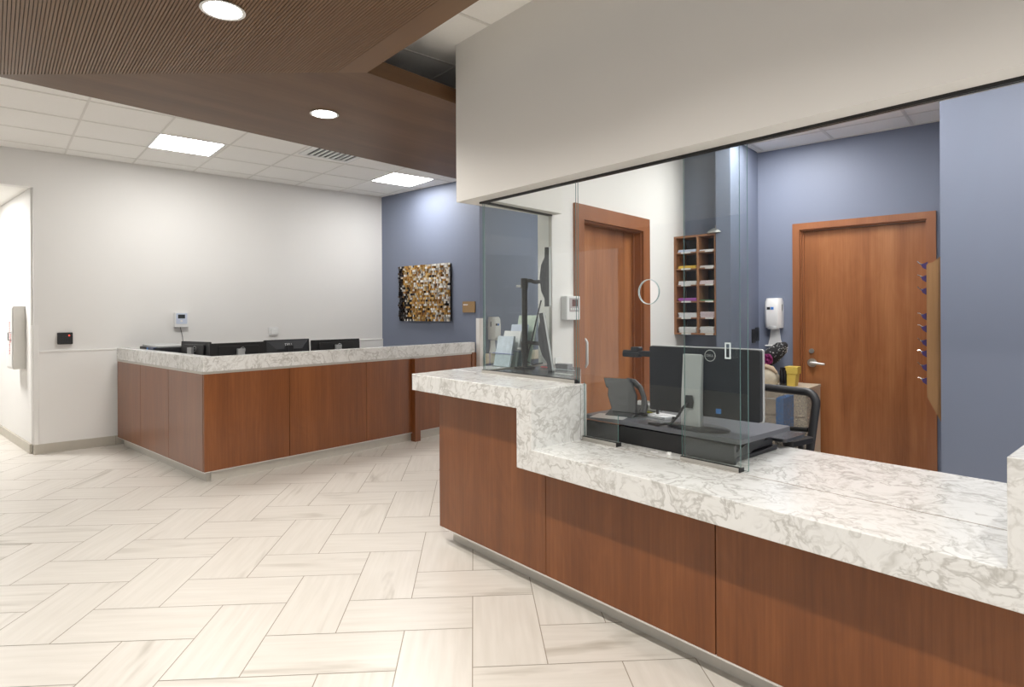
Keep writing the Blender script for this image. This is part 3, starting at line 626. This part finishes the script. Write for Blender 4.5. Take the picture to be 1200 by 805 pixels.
def dispenser(F, x, y, z, rz, lab):
    """wall behind local +y"""
    t = thing('soap_dispenser', lab, 'dispenser', F, x, y, z, rz)
    f = MB(); secs = [(0, .075, .085), (.05, .078, .10), (.15, .080, .105), (.25, .076, .098), (.285, .066, .08)]
    rings = []
    for zz, w, d in secs:
        ring = []
        for k in range(13):
            a = R(180 + 180*k/12); ring.append((w*max(-1, min(1, 1.25*math.cos(a))), d*-max(-1, min(1, 1.15*-math.sin(a))) , zz))
        rings.append(ring)
    vs = [v for r in rings for v in r] ; n = 13; fs = []
    for i in range(len(rings)-1): fs += [(i*n+k, i*n+k+1, (i+1)*n+k+1, (i+1)*n+k) for k in range(n-1)] + [(i*n+n-1, i*n, (i+1)*n, (i+1)*n+n-1)]
    fs += [tuple(range(n-1, -1, -1)), tuple(range((len(rings)-1)*n, len(rings)*n))]
    f.add([(v[0], v[1]-.001, v[2]) for v in vs], fs); obj('body', f, M['white'], t, smooth=True)
    obj('nozzle_window', MB().lathe([(.05, -.012), (.055, .0), (.05, .02)], c=(0, -.06, .0), sy=.8), M['silver'], t, smooth=True)
    f = MB().prism([(-.04, -.01), (.04, -.01), (.05, -.10), (.066, -.165), (-.066, -.165), (-.05, -.10)], -.014, -.002, 'y'); f.rbox(-.078, .078, -.095, -.002, -.175, -.165, .03, axis='z')
    obj('drip_tray', f, M['white'], t, bevel=.003)
    obj('level_slot', MB().box(.0785, .0795, -.06, -.045, .15, .225), M['dgrey'], t); obj('level_slot', MB().box(-.0795, -.0785, -.06, -.045, .15, .225), M['dgrey'], t)
    obj('badge', MB().box(-.045, -.014, -.1065, -.105, .175, .20), M['dgrey'], t); o = obj('badge', MB().box(-.010, .018, -.1065, -.105, .175, .20), M['bluep'], t)
    return t
dispenser(OFB, -.165, 0, 1.278, 0, 'white soap dispenser on the blue wall left of the office door')
dispenser(BLUE, SB, .22, 1.10, R(90), 'white soap dispenser on the blue corridor wall behind the brochure holders')

# plaque
t = thing('room_sign', 'small bronze room sign with tiny white lettering right of the artwork', 'sign', BLUE, 1.813, 0, 1.512)
obj('plate', MB().rbox(-.112, .112, -.012, -.001, -.070, .070, .006), M['bronze'], t, bevel=.002)
f = MB()
for i, w in enumerate((.014, .010, .012, .009, .013)): f.box(-.092+i*.016, -.092+i*.016+w, -.0135, -.012, .022, .036)
obj('lettering', f, M['white'], t)

# ---------------------------------------------------------------- artwork
t = thing('wall_artwork', 'square mosaic of gold, silver and dark wood blocks on the blue wall', 'artwork', BLUE, .966, 0, 1.328)
obj('back_board', MB().box(-.525, .525, -.03, -.002, .005, .755), M['black'], t)
nx, nz = 34, 26; me_v, me_f, cols_ = [], [], []
f = MB()
cw, chh = 1.06/nx, .765/nz
for i in range(nx):
    for j in range(nz):
        x0, z0 = -.53+i*cw, j*chh; d = .035 + random.random()*.018
        u, v = i/(nx-1), j/(nz-1)
        dk = max(0, 1.35 - u*3.6 - v*.85) + (.5 if (u < .07) else 0); lt = max(0, (u-.42)*1.9 + (v-.35)*.9)
        r = random.random()
        if r < dk*.85: c = random.choice([(.012, .010, .010), (.03, .02, .015), (.05, .03, .02), (.02, .02, .025)])
        elif r < dk*.85 + .20 + lt*.42: c = random.choice([(.74, .72, .68), (.52, .50, .47), (.82, .80, .76), (.60, .52, .42)])
        else: c = random.choice([(.52, .30, .08), (.62, .38, .12), (.40, .21, .05), (.60, .45, .22), (.30, .15, .05)])
        if random.random() < .035: c = (.03, .025, .03)
        tl_ = random.uniform(-.006, .012)
        n0 = len(f.f); f.prism([(x0+.001, -.03), (x0+cw-.001, -.03), (x0+cw-.001, -d-tl_), (x0+.001, -d+tl_)], z0+.001, z0+chh-.001)
        cols_ += [c]*(len(f.f)-n0)
o = obj('block_mosaic', f, M['blocks'], t)
ca = o.data.color_attributes.new('tone', 'FLOAT_COLOR', 'CORNER')
for p_, c in zip(o.data.polygons, cols_):
    for li in p_.loop_indices: ca.data[li].color = c4(c)

# ---------------------------------------------------------------- items on the desk
# sit-stand riser
t = thing('desk_riser', 'dark grey height-adjustable riser on the desk behind the glass', 'desk riser', DESK, 1.52, .69, zl1)
obj('top_board', MB().rbox(-.50, .41, -.235, .245, .092, .115, .02, axis='z'), M['riser'], t, bevel=.003)
obj('base_frame', MB().rbox(-.49, .36, -.21, .22, .0, .02, .02, axis='z').box(-.38, .34, -.20, .20, .02, .055), M['dgrey'], t, bevel=.003)
obj('lift_arm', MB().prism([(-.235, .02), (-.05, .02), (.18, .092), (.0, .092)], .33, .355, 'x'), M['dgrey'], t)
obj('lift_arm', MB().prism([(-.20, .02), (-.05, .02), (.18, .092), (.03, .092)], -.37, -.345, 'x'), M['dgrey'], t)
obj('keyboard_tray', MB().rbox(-.36, .385, .24, .46, .03, .045, .02, axis='z'), M['darklam'], t)
obj('front_rail', MB().box(-.49, .38, -.232, -.215, .001, .085), M['black'], t)
# monitor on the riser
zr = zl1+.115
t = thing('monitor', 'large black monitor seen from behind on a silver stand behind the glass', 'monitor', DESK, 1.66, .585, zr, R(4))
T = Matrix.Translation((0, 0, .055))
obj('screen_shell', MB().rbox(-.285, .285, .0, .035, .0, .325, .012, mat=T), M['dgrey'], t, bevel=.003)
obj('bezel', MB().rbox(-.289, .289, .022, .038, -.003, .328, .012, mat=T), M['silver'], t, bevel=.002)
obj('display', MB().box(-.275, .275, .038, .0395, .012, .315, mat=T), M['blackgl'], t)
f = MB().prism([(-.050, .0), (-.012, .0), (-.012, .12), (-.003, .345), (-.026, .352), (-.046, .14)], -.082, .018, 'x')
o = obj('stand_column', f, M['silver'], t, bevel=.006); o['label'] = 'silver curved stand column'
obj('stand_foot', MB().lathe([(.15, 0), (.155, .004), (.14, .010)], c=(.0, -.03, 0), sy=.62), M['dgrey'], t, smooth=True)
n = 28; f = MB().tube([(.047+.026*math.cos(2*math.pi*k/n), -.002, .345+.026*math.sin(2*math.pi*k/n)) for k in range(n)], .0022, n=6, closed=True)
lg = obj('logo_ring', f, M['silver'], t); text('logo_text', 'DELL', .017, M['silver'], lg, (.047, -.003, .345), (R(90), 0, 0))
obj('sticker', MB().box(-.085, -.052, -.0015, 0, .205, .222), M['white'], t)
obj('port_label', MB().box(.075, .10, -.0015, 0, .075, .098), M['bluep'], t)
obj('cable', MB().tube([(-.035, -.058, .12), (-.045, -.09, .10), (-.065, -.10, .06), (-.10, -.11, .02), (-.16, -.12, .008), (-.22, -.11, .006)], .006, n=8), M['black'], t, smooth=True)
obj('cable_clip', MB().lathe([(.018, -.03), (.024, 0), (.018, .03)], c=(-.035, -.052, .125), sy=.35), M['dgrey'], t, smooth=True)
# webcam arm
t = thing('document_camera', 'dark camera arm sticking out left of the large monitor', 'camera', DESK, 1.25, .66, zr)
obj('camera_bar', MB().rbox(-.115, .09, -.012, .012, .315, .345, .010, axis='y').rbox(-.112, .0, -.018, .018, .308, .336, .010, axis='y'), M['dgrey'], t, bevel=.003)
obj('camera_head', MB().rbox(-.055, .0, -.018, .018, .34, .365, .009, axis='y'), M['dgrey'], t, bevel=.003)
obj('stem', MB().tube([(.085, .03, 0), (.085, .03, .25), (.08, .02, .33)], .008), M['dgrey'], t, smooth=True); obj('foot', MB().lathe([(.05, 0), (.05, .008), (.01, .012)], c=(.085, .03, 0)), M['dgrey'], t, smooth=True)
# phone
t = thing('desk_phone', 'dark grey desk phone tilted up behind the glass screen', 'phone', DESK, 1.165, .60, zr, R(14))
hs = Matrix.Translation((.0, -.03, .012)) @ Matrix.Rotation(R(66), 4, 'X')
f = MB().prism([(-.035, .0), (.10, .0), (.085, .10), (.035, .19), (-.125, .188), (-.10, .135), (-.085, .13), (-.08, .09)], -.014, .014, 'z', mat=hs)
obj('body', f, M['dgrey'], t, bevel=.005)
obj('handset', MB().tube([hs @ Vector(v) for v in ((.005, .185, -.010), (.045, .182, -.022), (.085, .155, -.026), (.115, .105, -.024), (.130, .055, -.016), (.132, .005, -.004))], [.016, .019, .015, .014, .018, .020], n=12), M['dgrey'], t, smooth=True)
o = obj('screen', MB().prism([(-.112, .178), (-.09, .135), (-.02, .12), (-.02, .17)], -.016, -.014, 'z', mat=hs), plain('phone_screen', (.08, .12, .17), .2), t)
obj('base_stand', MB().prism([(-.09, 0), (.07, 0), (.06, .05), (-.02, .022)], -.06, .10, 'x'), M['dgrey'], t, bevel=.003)
obj('cord', MB().tube([(.09, -.03, .02), (.12, .0, .010), (.17, .02, .008), (.20, .0, .007), (.25, .02, .007), (.30, .0, .007)], .0065, n=8), M['black'], t, smooth=True)
# papers on riser and below
solo('paper_sheet', 'grey sheet of paper overhanging the riser just left of the phone', 'paper', MB().box(-.10, .08, -.07, .07, 0, .0015), M['silver'], DESK, 1.185, .50, zr+.0005, R(20))
solo('notepad', 'white notepad lying on the riser right of the phone', 'notepad', MB().box(-.07, .07, -.05, .05, 0, .012), M['paper'], DESK, 1.37, .68, zr+.0005, R(-10), bevel=.001)
solo('pen', 'yellow pen lying on the riser left of the phone', 'pen', MB().cyl((-.06, 0, .005), (.05, .012, .005), .005, n=8).cyl((.05, .012, .005), (.07, .014, .005), .0045, .001, n=8), M['velcro'], DESK, 1.20, .72, zr+.0005)
t = thing('receipt_bag', 'crumpled clear plastic bag on the riser at the step of the desk', 'bag', DESK, 1.17, .80, zr)
f = MB().lathe([(.09, 0), (.10, .015), (.07, .04), (.03, .05), (.01, .045)], sx=1.2, sy=.7, n=14)
f.v = [(x+random.uniform(-.012, .012), y+random.uniform(-.012, .012), max(0, z+random.uniform(-.005, .005))) for x, y, z in f.v]; obj('bag_film', f, M['silver'], t)
obj('black_strap', MB().tube([(-.10, -.02, .03), (-.08, -.03, .05), (-.05, -.04, .04), (-.03, -.06, .015)], .007, n=8), M['black'], t, smooth=True)
# small tag and clips at the foot of the riser
solo('paper_tag', 'tiny white paper tag at the foot of the riser, left of two', 'tag', MB().box(-.018, .018, -.008, .008, 0, .001), M['white'], DESK, 1.52, .405, zl1+.001, R(12))
solo('paper_tag', 'tiny white paper tag at the foot of the riser, right of two', 'tag', MB().prism([(-.014, 0), (.014, 0), (.010, .014), (-.010, .012)], -.004, .004, 'y'), M['white'], DESK, 1.60, .41, zl1+.001, R(-8))

# dual monitor pole on the raised end
t = thing('dual_monitor_pole', 'black post carrying two monitors one above the other behind the side glass', 'monitor mount', DESK, .295, .68, 1.068)
obj('base_clamp', MB().rbox(-.05, .05, -.05, .05, 0, .012, .01, axis='z'), M['black'], t)
obj('pole', MB().cyl((0, 0, .01), (0, 0, .595), .0185, n=24), M['black'], t, smooth=True)
obj('collar', MB().cyl((0, 0, .11), (0, 0, .18), .024, n=24), M['black'], t, smooth=True)
obj('collar', MB().cyl((0, 0, .53), (0, 0, .595), .024, n=24), M['black'], t, smooth=True)
obj('knob', MB().cyl((-.015, -.01, .545), (-.045, -.03, .545), .008), M['silver'], t, smooth=True); obj('knob', MB().cyl((-.015, -.01, .13), (-.04, -.03, .13), .009), M['silver'], t, smooth=True)
obj('arm', MB().tube([(0, 0, .575), (.03, .03, .58), (.045, .05, .57), (.085, .09, .575)], .013), M['black'], t, smooth=True)
obj('arm', MB().tube([(0, 0, .175), (.03, .035, .17), (.06, .07, .165), (.075, .09, .165)], .013), M['black'], t, smooth=True)
obj('cable', MB().tube([(.075, .08, .45), (.05, .06, .32), (.035, .03, .18), (.02, .01, .10), (.03, -.01, .05), (.06, .02, .03), (.11, .06, .04)], .005, n=8), M['black'], t, smooth=True)
def side_mon(lab, x, y, z, rz, tilt, w=.48, h=.365):
    # screen faces local +x, back towards -x
    t = thing('monitor', lab, 'monitor', DESK, x, y, z, rz, 'stacked monitors on the post')
    T = Matrix.Rotation(R(tilt), 4, 'Y')
    obj('screen_shell', MB().rbox(-.022, .012, -w/2, w/2, -h/2, h/2, .008, axis='x', mat=T), M['black'], t)
    obj('bezel', MB().rbox(.004, .016, -w/2-.002, w/2+.002, -h/2-.002, h/2+.002, .008, axis='x', mat=T), M['silver'], t)
    obj('display', MB().box(.016, .0175, -w/2+.015, w/2-.015, -h/2+.015, h/2-.015, mat=T), M['blackgl'], t)
    f = MB().prism([(-.022, -h*.36), (-.022, h*.36), (-.045, h*.22), (-.055, 0), (-.045, -h*.22)], -w*.3, w*.3, 'y', mat=T); obj('rear_housing', f, M['dgrey'], t, bevel=.003)
    return t
RZM = math.atan2(1, .05) - R(90) - ROT1     # panel plane runs almost straight away from the public side
side_mon('upper of the two edge-on monitors on the black post', .405, .79, 1.66, R(46.5), 0)
side_mon('lower of the two edge-on monitors on the black post, tilted back', .405, .775, 1.255, R(46.5), -9)
solo('key_coil', 'small red coil on the dark shelf below the stacked monitors', 'cord', MB().tube([(.02*math.cos(k*.9)+.004*k, .012*math.sin(k*.9), .006) for k in range(14)], .003, n=6), M['red'], DESK, .33, .80, 1.0685)
solo('index_box', 'small grey speckled box on the dark shelf beside the white wall', 'box', MB().rbox(-.05, .05, -.03, .03, 0, .03, .004, axis='z'), plain('speckled_grey', (.30, .30, .31), .6, noise=.5, nscale=120), DESK, .46, .88, 1.0685, R(8))
t = thing('card_stand', 'small clear acrylic card stand on the dark shelf', 'card holder', DESK, .70, .60, 1.0685)
obj('sheet', MB().box(-.07, .12, -.002, .002, .0, .028).box(-.07, .12, -.03, .03, 0, .002), [M['acry'], M['acryedge']], t); obj('edge', MB().box(-.07, .12, -.003, .003, .027, .029), M['acryedge'], t)

# brochure holder with leaflets
bh = thing('brochure_holder', 'clear acrylic brochure holder stepped in four tiers on the raised desk end', 'brochure holder', DESK, .02, .70, zu1+.0005, 0)
wd = .23; LEAN = .22; tiers = [(0.0, .20), (.055, .235), (.11, .28), (.175, .345)]
for o_, hh in tiers:
    obj('tier_back', MB().prism([(o_+.022, .003), (o_+.025, .003), (o_+.025+hh*LEAN, hh), (o_+.022+hh*LEAN, hh)], -wd/2, wd/2, 'x'), [M['acry']], bh)
    obj('tier_front', MB().prism([(o_, .003), (o_+.002, .003), (o_+.002+hh*.45*LEAN, hh*.45), (o_+hh*.45*LEAN, hh*.45)], -wd/2, wd/2, 'x'), [M['acry']], bh)
    obj('tier_lip', MB().box(-wd/2, wd/2, o_+hh*.45*LEAN-.001, o_+.003+hh*.45*LEAN, hh*.45, hh*.45+.003), M['violet'], bh)
obj('base', MB().box(-wd/2, wd/2, -.005, .22, 0, .003), [M['acry']], bh)
for sx in (-1, 1): obj('side_wall', MB().prism([(-.003, .003), (.20, .003), (.24, .20), (.17, .20), (.02, .09)], sx*wd/2-.0015, sx*wd/2+.0015, 'x'), [M['acry']], bh)
obj('side_edge', MB().box(-wd/2-.002, -wd/2+.001, -.004, -.001, .003, .09).box(-wd/2-.002, -wd/2+.001, .02, .20, .0035, .006), M['violet'], bh)
gp_ = plain('pale_green_print', (.55, .64, .56), .5, noise=.4, nscale=12)
gq_ = plain('pale_blue_print', (.55, .62, .72), .5, noise=.35, nscale=22)
for (o_, hh), mm, lb, ww in zip(tiers, (gq_, M['paper'], M['paper_b'], gp_), ('pale blue printed leaflets in the front tier', 'white leaflets in the second tier', 'pale plain leaflets in the third tier', 'tall pale green leaflets in the rear tier'), (.17, .18, .17, .19)):
    hh2 = hh+.012
    solo('leaflet_stack', lb + ' of the brochure holder', 'leaflets', MB().prism([(o_+.005, .004), (o_+.019, .004), (o_+.019+hh2*LEAN, hh2), (o_+.005+hh2*LEAN, hh2)], -ww/2, ww/2, 'x'), mm, DESK, .02, .70, zu1+.0005, 0, group='leaflets in the acrylic holder')

# ---------------------------------------------------------------- office: sorter, cabinet, chair
t = thing('mail_sorter', 'wooden wall-mounted mail sorter with six rows of open slots', 'mail sorter', ALC, 0, 0, 1.222)
XD, XR, D_, ROW = .238, .410, .236, .1545
f = MB().box(.0, .024, -D_, -.002, 0, .933).box(XR-.012, XR, -D_, -.002, 0, .933)
f.box(.024, XR-.012, -D_, -.002, 0, .016).box(.024, XR-.012, -D_, -.002, .915, .933)
obj('case', f, M['shelfwood'], t); obj('back_board', MB().box(.024, XR-.012, -.012, -.002, .016, .915), plain('sorter_back', (.12, .11, .10), .8), t)
obj('divider', MB().box(XD-.009, XD+.009, -D_, -.012, .016, .915), M['shelfwood'], t)
for j in range(1, 6):
    for xa, xb in ((.0245, XD-.0095), (XD+.0095, XR-.0125)): obj('shelf', MB().box(xa, xb, -D_+.002, -.012, j*ROW-.005, j*ROW+.006), M['shelfwood'], t)
for j in range(6):
    for xa, xb in ((.075, .17), (.31, .385)): obj('label_strip', MB().box(xa, xb, -D_-.002, -D_, j*ROW-.006+(.006 if j == 0 else 0), j*ROW+.008+(.006 if j == 0 else 0)), M['white'], t)
rows = ['bottom', 'fifth', 'fourth', 'third', 'second', 'top']
inv_ = {(0, 0): ('paper', .055), (1, 0): ('paper', .06), (0, 1): ('paper', .045), (1, 1): ('paper_k', .055), (0, 2): ('paper_p', .03), (1, 2): ('paper_g', .012),
        (0, 3): ('paper', .035), (1, 3): ('paper_k', .035), (0, 4): ('paper_y', .026), (1, 4): ('paper', .018), (0, 5): ('paper_b', .024), (1, 5): ('paper', .014)}
cn = {'paper': 'white', 'paper_k': 'pinkish white', 'paper_p': 'purple', 'paper_g': 'green', 'paper_y': 'yellow', 'paper_b': 'pale blue'}
for (i, j), (mk, hh) in inv_.items():
    f = MB(); hwid = (.088, .066)[i]
    nn = max(2, int(hh/.007))
    for k in range(nn): dx, dy = random.uniform(-.006, .006), random.uniform(-.008, .004); f.box(-hwid+dx, hwid+dx, -.10+dy, .10+dy, k*hh/nn, (k+1)*hh/nn-.0004)
    solo('paper_stack', '%s paper stack in the %s slot of the sorter, %s column' % (cn[mk], rows[j], ('left', 'right')[i]), 'paper', f, M[mk], ALC, (.132, .322)[i], -.125, 1.222+j*ROW+(.0165 if j == 0 else .0065), group='paper stacks in the mail sorter')
t = thing('wall_clock', 'round wall clock with dark rim above the mail sorter', 'clock', ALC, .30, -.001, 2.42)
# small desk bell shape on top of the sorter
solo('service_bell', 'small metal desk bell on top of the mail sorter', 'bell', MB().lathe([(.075, 0), (.08, .006), (.06, .03), (.03, .045), (.006, .05), (.006, .065), (.012, .07), (.004, .078)]), M['steel'], ALC, .40, -.20, 2.1555, smooth=True)
bpy.data.objects.remove(t)

# cabinet with things on it left of door 2
t = thing('low_cabinet', 'cream cabinet under the soap dispenser beside the office door', 'cabinet', OFB, -.04, -.235, 0)
obj('body', MB().box(-.28, .275, -.21, .22, .05, .742), M['cream'], t, bevel=.002)
obj('top', MB().box(-.285, .28, -.218, .222, .742, .766), M['cream'], t, bevel=.002)
for k in range(3): dr = obj('drawer', MB().box(-.27, .265, -.222, -.21, .06+k*.228, .275+k*.228), M['cream'], t, bevel=.002); obj('handle', MB().tube([(-.06, -.222, .20+k*.228), (-.06, -.245, .20+k*.228), (.06, -.245, .20+k*.228), (.06, -.222, .20+k*.228)], .005), M['steel'], dr)
obj('plinth', MB().box(-.27, .265, -.19, .2, 0, .05), M['dgrey'], t)
CZ = .7665
# dotted cap bag
f = MB(); secs = []
path = [Vector((-.17, -.02, .12)), Vector((-.11, -.02, .18)), Vector((-.02, -.02, .26)), Vector((.06, -.02, .335)), Vector((.10, -.02, .375))]
f.tube(path, [.03, .062, .075, .062, .02], n=20)
t = thing('umbrella', 'folded black umbrella with white dots leaning on the cabinet top', 'umbrella', OFB, -.10, -.20, CZ)
obj('canopy', f, M['dotted'], t, smooth=True)
f = MB()
for k in range(220):
    s_ = random.uniform(.18, .93)*4; i = min(3, int(s_)); fr = s_-i; p = path[i].lerp(path[i+1], fr); rr = [.03, .062, .075, .062, .02]; r = rr[i]*(1-fr)+rr[i+1]*fr
    a = random.uniform(0, 2*math.pi); d = (path[i+1]-path[i]).normalized(); u = d.orthogonal().normalized(); w = d.cross(u); q = p + (u*math.cos(a)+w*math.sin(a))*(r*1.0)
    nrm = (u*math.cos(a)+w*math.sin(a)); f.cyl(q, q+nrm*.0022, .0028, n=5)
obj('dots', f, M['white'], t)
obj('tip', MB().tube([(-.16, -.02, .10), (-.20, -.02, .03), (-.21, -.02, .0)], .012), M['black'], t, smooth=True)
f = MB()
for k in range(7):
    cx, cz_ = random.uniform(-.05, .05), random.uniform(.0, .07); f.tube([(cx+.04*math.cos(a*.5+k), random.uniform(-.02, .02), cz_+.03*math.sin(a*.5+k)+.02) for a in range(10)], .012, n=8)
solo('scarf', 'purple knitted scarf bundled below the dotted umbrella', 'scarf', f, M['magenta'], OFB, -.155, -.33, CZ+.155, smooth=True)
t = thing('tote_bag', 'tan and white cloth bag on the cabinet top below the scarf', 'bag', OFB, -.13, -.33, CZ)
f = MB().lathe([(.085, 0), (.10, .03), (.105, .07), (.09, .11), (.05, .15)], n=18, sy=.7)
f.v = [(x*(1+random.uniform(-.06, .06)), y, z) for x, y, z in f.v]; obj('bag_body', f, plain('cream_cloth', (.55, .49, .38), .8, noise=.25, nscale=25), t, smooth=True)
obj('handle_fold', MB().tube([(-.04, -.02, .12), (.0, -.03, .165), (.05, -.03, .15), (.09, -.03, .11)], [.02, .026, .022, .012]), M['tanbag'], t, smooth=True)
obj('hanging_pouch', MB().lathe([(.02, .05), (.045, .08), (.05, .12), (.03, .16)], c=(-.06, -.05, 0), n=16), M['black'], t, smooth=True)
for k, (dx, lb) in enumerate(((.0, 'left'), (.026, 'right'))):
    solo('spray_bottle', 'slim black bottle on the cabinet, %s of two before the yellow carton' % lb, 'bottle', MB().lathe([(.017, 0), (.019, .01), (.019, .13), (.012, .145), (.012, .165)]), M['blackgl'], OFB, .005+dx, -.37, CZ, group='black bottles on the cabinet', smooth=True)
t = thing('tissue_carton', 'yellow open carton on the cabinet beside the door casing', 'carton', OFB, .085, -.32, CZ)
f = MB().prism([(-.035, 0), (.03, 0), (.05, .17), (-.045, .17)], -.05, .05, 'y'); obj('carton_body', f, M['yellow'], t)
obj('rim', MB().box(-.052, .056, -.056, .056, .11, .175), M['yellow'], t, bevel=.003)
# blue folder and beige carton standing behind the chair are papers on the cabinet face
solo('blue_binder', 'blue binder standing on the office floor behind the chair back', 'binder', MB().box(-.03, .03, -.14, .14, 0, .30), M['bluefolder'], OFB, .14, -.72, .42, bevel=.002)
solo('step_stool', 'small grey stool carrying the blue binder behind the chair', 'stool', MB().box(-.16, .16, -.16, .16, .39, .42).box(-.15, -.12, -.15, -.12, 0, .39).box(.12, .15, -.15, -.12, 0, .39).box(-.15, -.12, .12, .15, 0, .39).box(.12, .15, .12, .15, 0, .39), M['greyfab'], OFB, .10, -.72, 0)

# office chair
t = thing('office_chair', 'black mesh-back office chair behind the large monitor', 'office chair', DESK, 1.37, 1.62, 0, R(-6))
n = 10; poly = []
w, z0, z1, r = .255, .52, .93, .07
def frame_pts(w, z0, z1, r, k=6):
    pts = []
    for cx, cz_, st in ((w-r, z1-r, 0), (-w+r, z1-r, 90), (-w+r+.02, z0+r, 180), (w-r-.02, z0+r, 270)):
        for i in range(k+1): a = R(st+90*i/k); pts.append((cx+r*math.cos(a), .25+.05*((cz_+r*math.sin(a)-z0)/(z1-z0))**1.5, cz_+r*math.sin(a)))
    return pts
fp = frame_pts(w, z0, z1, r)
b = obj('backrest', MB().tube(fp, .025, n=12, closed=True), M['dgrey'], t, smooth=True)
mfs = MB(); mfs.add(fp, [tuple(range(len(fp)))]); obj('mesh_panel', mfs, M['meshback'], b)
obj('lumbar_bar', MB().tube([(-.22, .262, .70), (0, .28, .68), (.22, .262, .70)], .014), M['black'], b, smooth=True)
obj('seat', MB().rbox(-.25, .25, -.25, .24, .44, .51, .07, axis='z'), M['black'], t, bevel=.02, seg=3)
obj('back_bracket', MB().tube([(0, .15, .43), (0, .28, .44), (0, .30, .55), (0, .27, .66)], .02), M['black'], t, smooth=True)
for s_ in (-1, 1): obj('armrest', MB().tube([(s_*.25, .05, .46), (s_*.30, .05, .50), (s_*.30, .03, .66)], .016).rbox(s_*.30-.035, s_*.30+.035, -.12, .13, .66, .69, .03, axis='z'), M['black'], t, smooth=True)
obj('gas_lift', MB().cyl((0, 0, .10), (0, 0, .44), .028), M['black'], t, smooth=True)
for k in range(5):
    a = 2*math.pi*k/5; lg = obj('leg', MB().tube([(0, 0, .12), (.15*math.cos(a), .15*math.sin(a), .10), (.30*math.cos(a), .30*math.sin(a), .075)], [.03, .022, .016]), M['black'], t, smooth=True)
    obj('caster', MB().cyl((.30*math.cos(a)-.02*math.sin(a), .30*math.sin(a)+.02*math.cos(a), .03), (.30*math.cos(a)+.02*math.sin(a), .30*math.sin(a)-.02*math.cos(a), .03), .03), M['black'], lg, smooth=True)

# key rack on the side of the right wall
t = thing('key_rack', 'light wooden key rack with slanted ends on the edge of the right blue wall', 'key rack', NEAR, 0, .03, 0)
f = MB().prism([(-.002, .755), (-.074, .905), (-.074, 1.722), (-.040, 1.735), (-.002, 1.768)], 0, .50, 'y')
obj('board', f, M['oak'], t)
hooks = [1.726, 1.648, 1.570, 1.413, 1.337, 1.251, 1.183, 1.097, 1.014]
nth = ['topmost', 'second', 'third', 'fourth', 'fifth', 'sixth', 'seventh', 'eighth', 'lowest']
f = MB()
for z in hooks: f.tube([(-.074, .02, z-.01), (-.090, .02, z-.012), (-.096, .02, z+.004)], .0022, n=6)
obj('hooks', f, M['chrome'], t)
km = plain('key_tag_purple', (.05, .03, .12), .4)
for z, nn in zip(hooks, nth):
    k = thing('key_bunch', '%s key bunch with dark tag hanging on the key rack' % nn, 'keys', NEAR, -.092, .05, z, 0, 'key bunches on the wooden rack')
    obj('tag', MB().prism([(.022, .012), (.022, -.040), (-.004, -.022), (-.010, -.004)], -.010, .010, 'y'), km, k)
    obj('key', MB().tube([(-.002, 0, -.006), (-.020, 0, .004+random.uniform(-.004, .006)), (-.032, 0, .010+random.uniform(-.006, .01))], .0028, n=6).cyl((-.008, -.004, -.004), (-.008, .004, -.004), .006, n=12), M['chrome'], k)

# ---------------------------------------------------------------- world, camera
w = bpy.data.worlds.new('world'); scene.world = w; w.use_nodes = True
w.node_tree.nodes['Background'].inputs[0].default_value = (1, .985, .965, 1); w.node_tree.nodes['Background'].inputs[1].default_value = .80
cam = bpy.data.cameras.new('camera'); co = bpy.data.objects.new('camera', cam); col.objects.link(co); scene.camera = co
cam.sensor_width = 36; cam.sensor_fit = 'HORIZONTAL'; cam.lens = 706.8/1200*36; cam.shift_y = -(402.5-366.3)/1200; cam.clip_start = .05; cam.clip_end = 100
r = R(-.3); cr, sr = math.cos(r), math.sin(r)
co.matrix_world = Matrix(((cr, -sr, 0, 0), (0, 0, -1, 0), (sr, cr, 0, 1.438), (0, 0, 0, 1)))
scene.view_settings.view_transform = 'Standard'; scene.view_settings.look = 'None'; scene.view_settings.gamma = 1; scene.view_settings.use_curve_mapping = False
scene.view_settings.exposure = 0.48
scene.cycles.max_bounces = 10; scene.cycles.transparent_max_bounces = 24; scene.cycles.use_denoising = True; scene.cycles.sample_clamp_indirect = 6
scene.cycles.caustics_reflective = False; scene.cycles.caustics_refractive = False
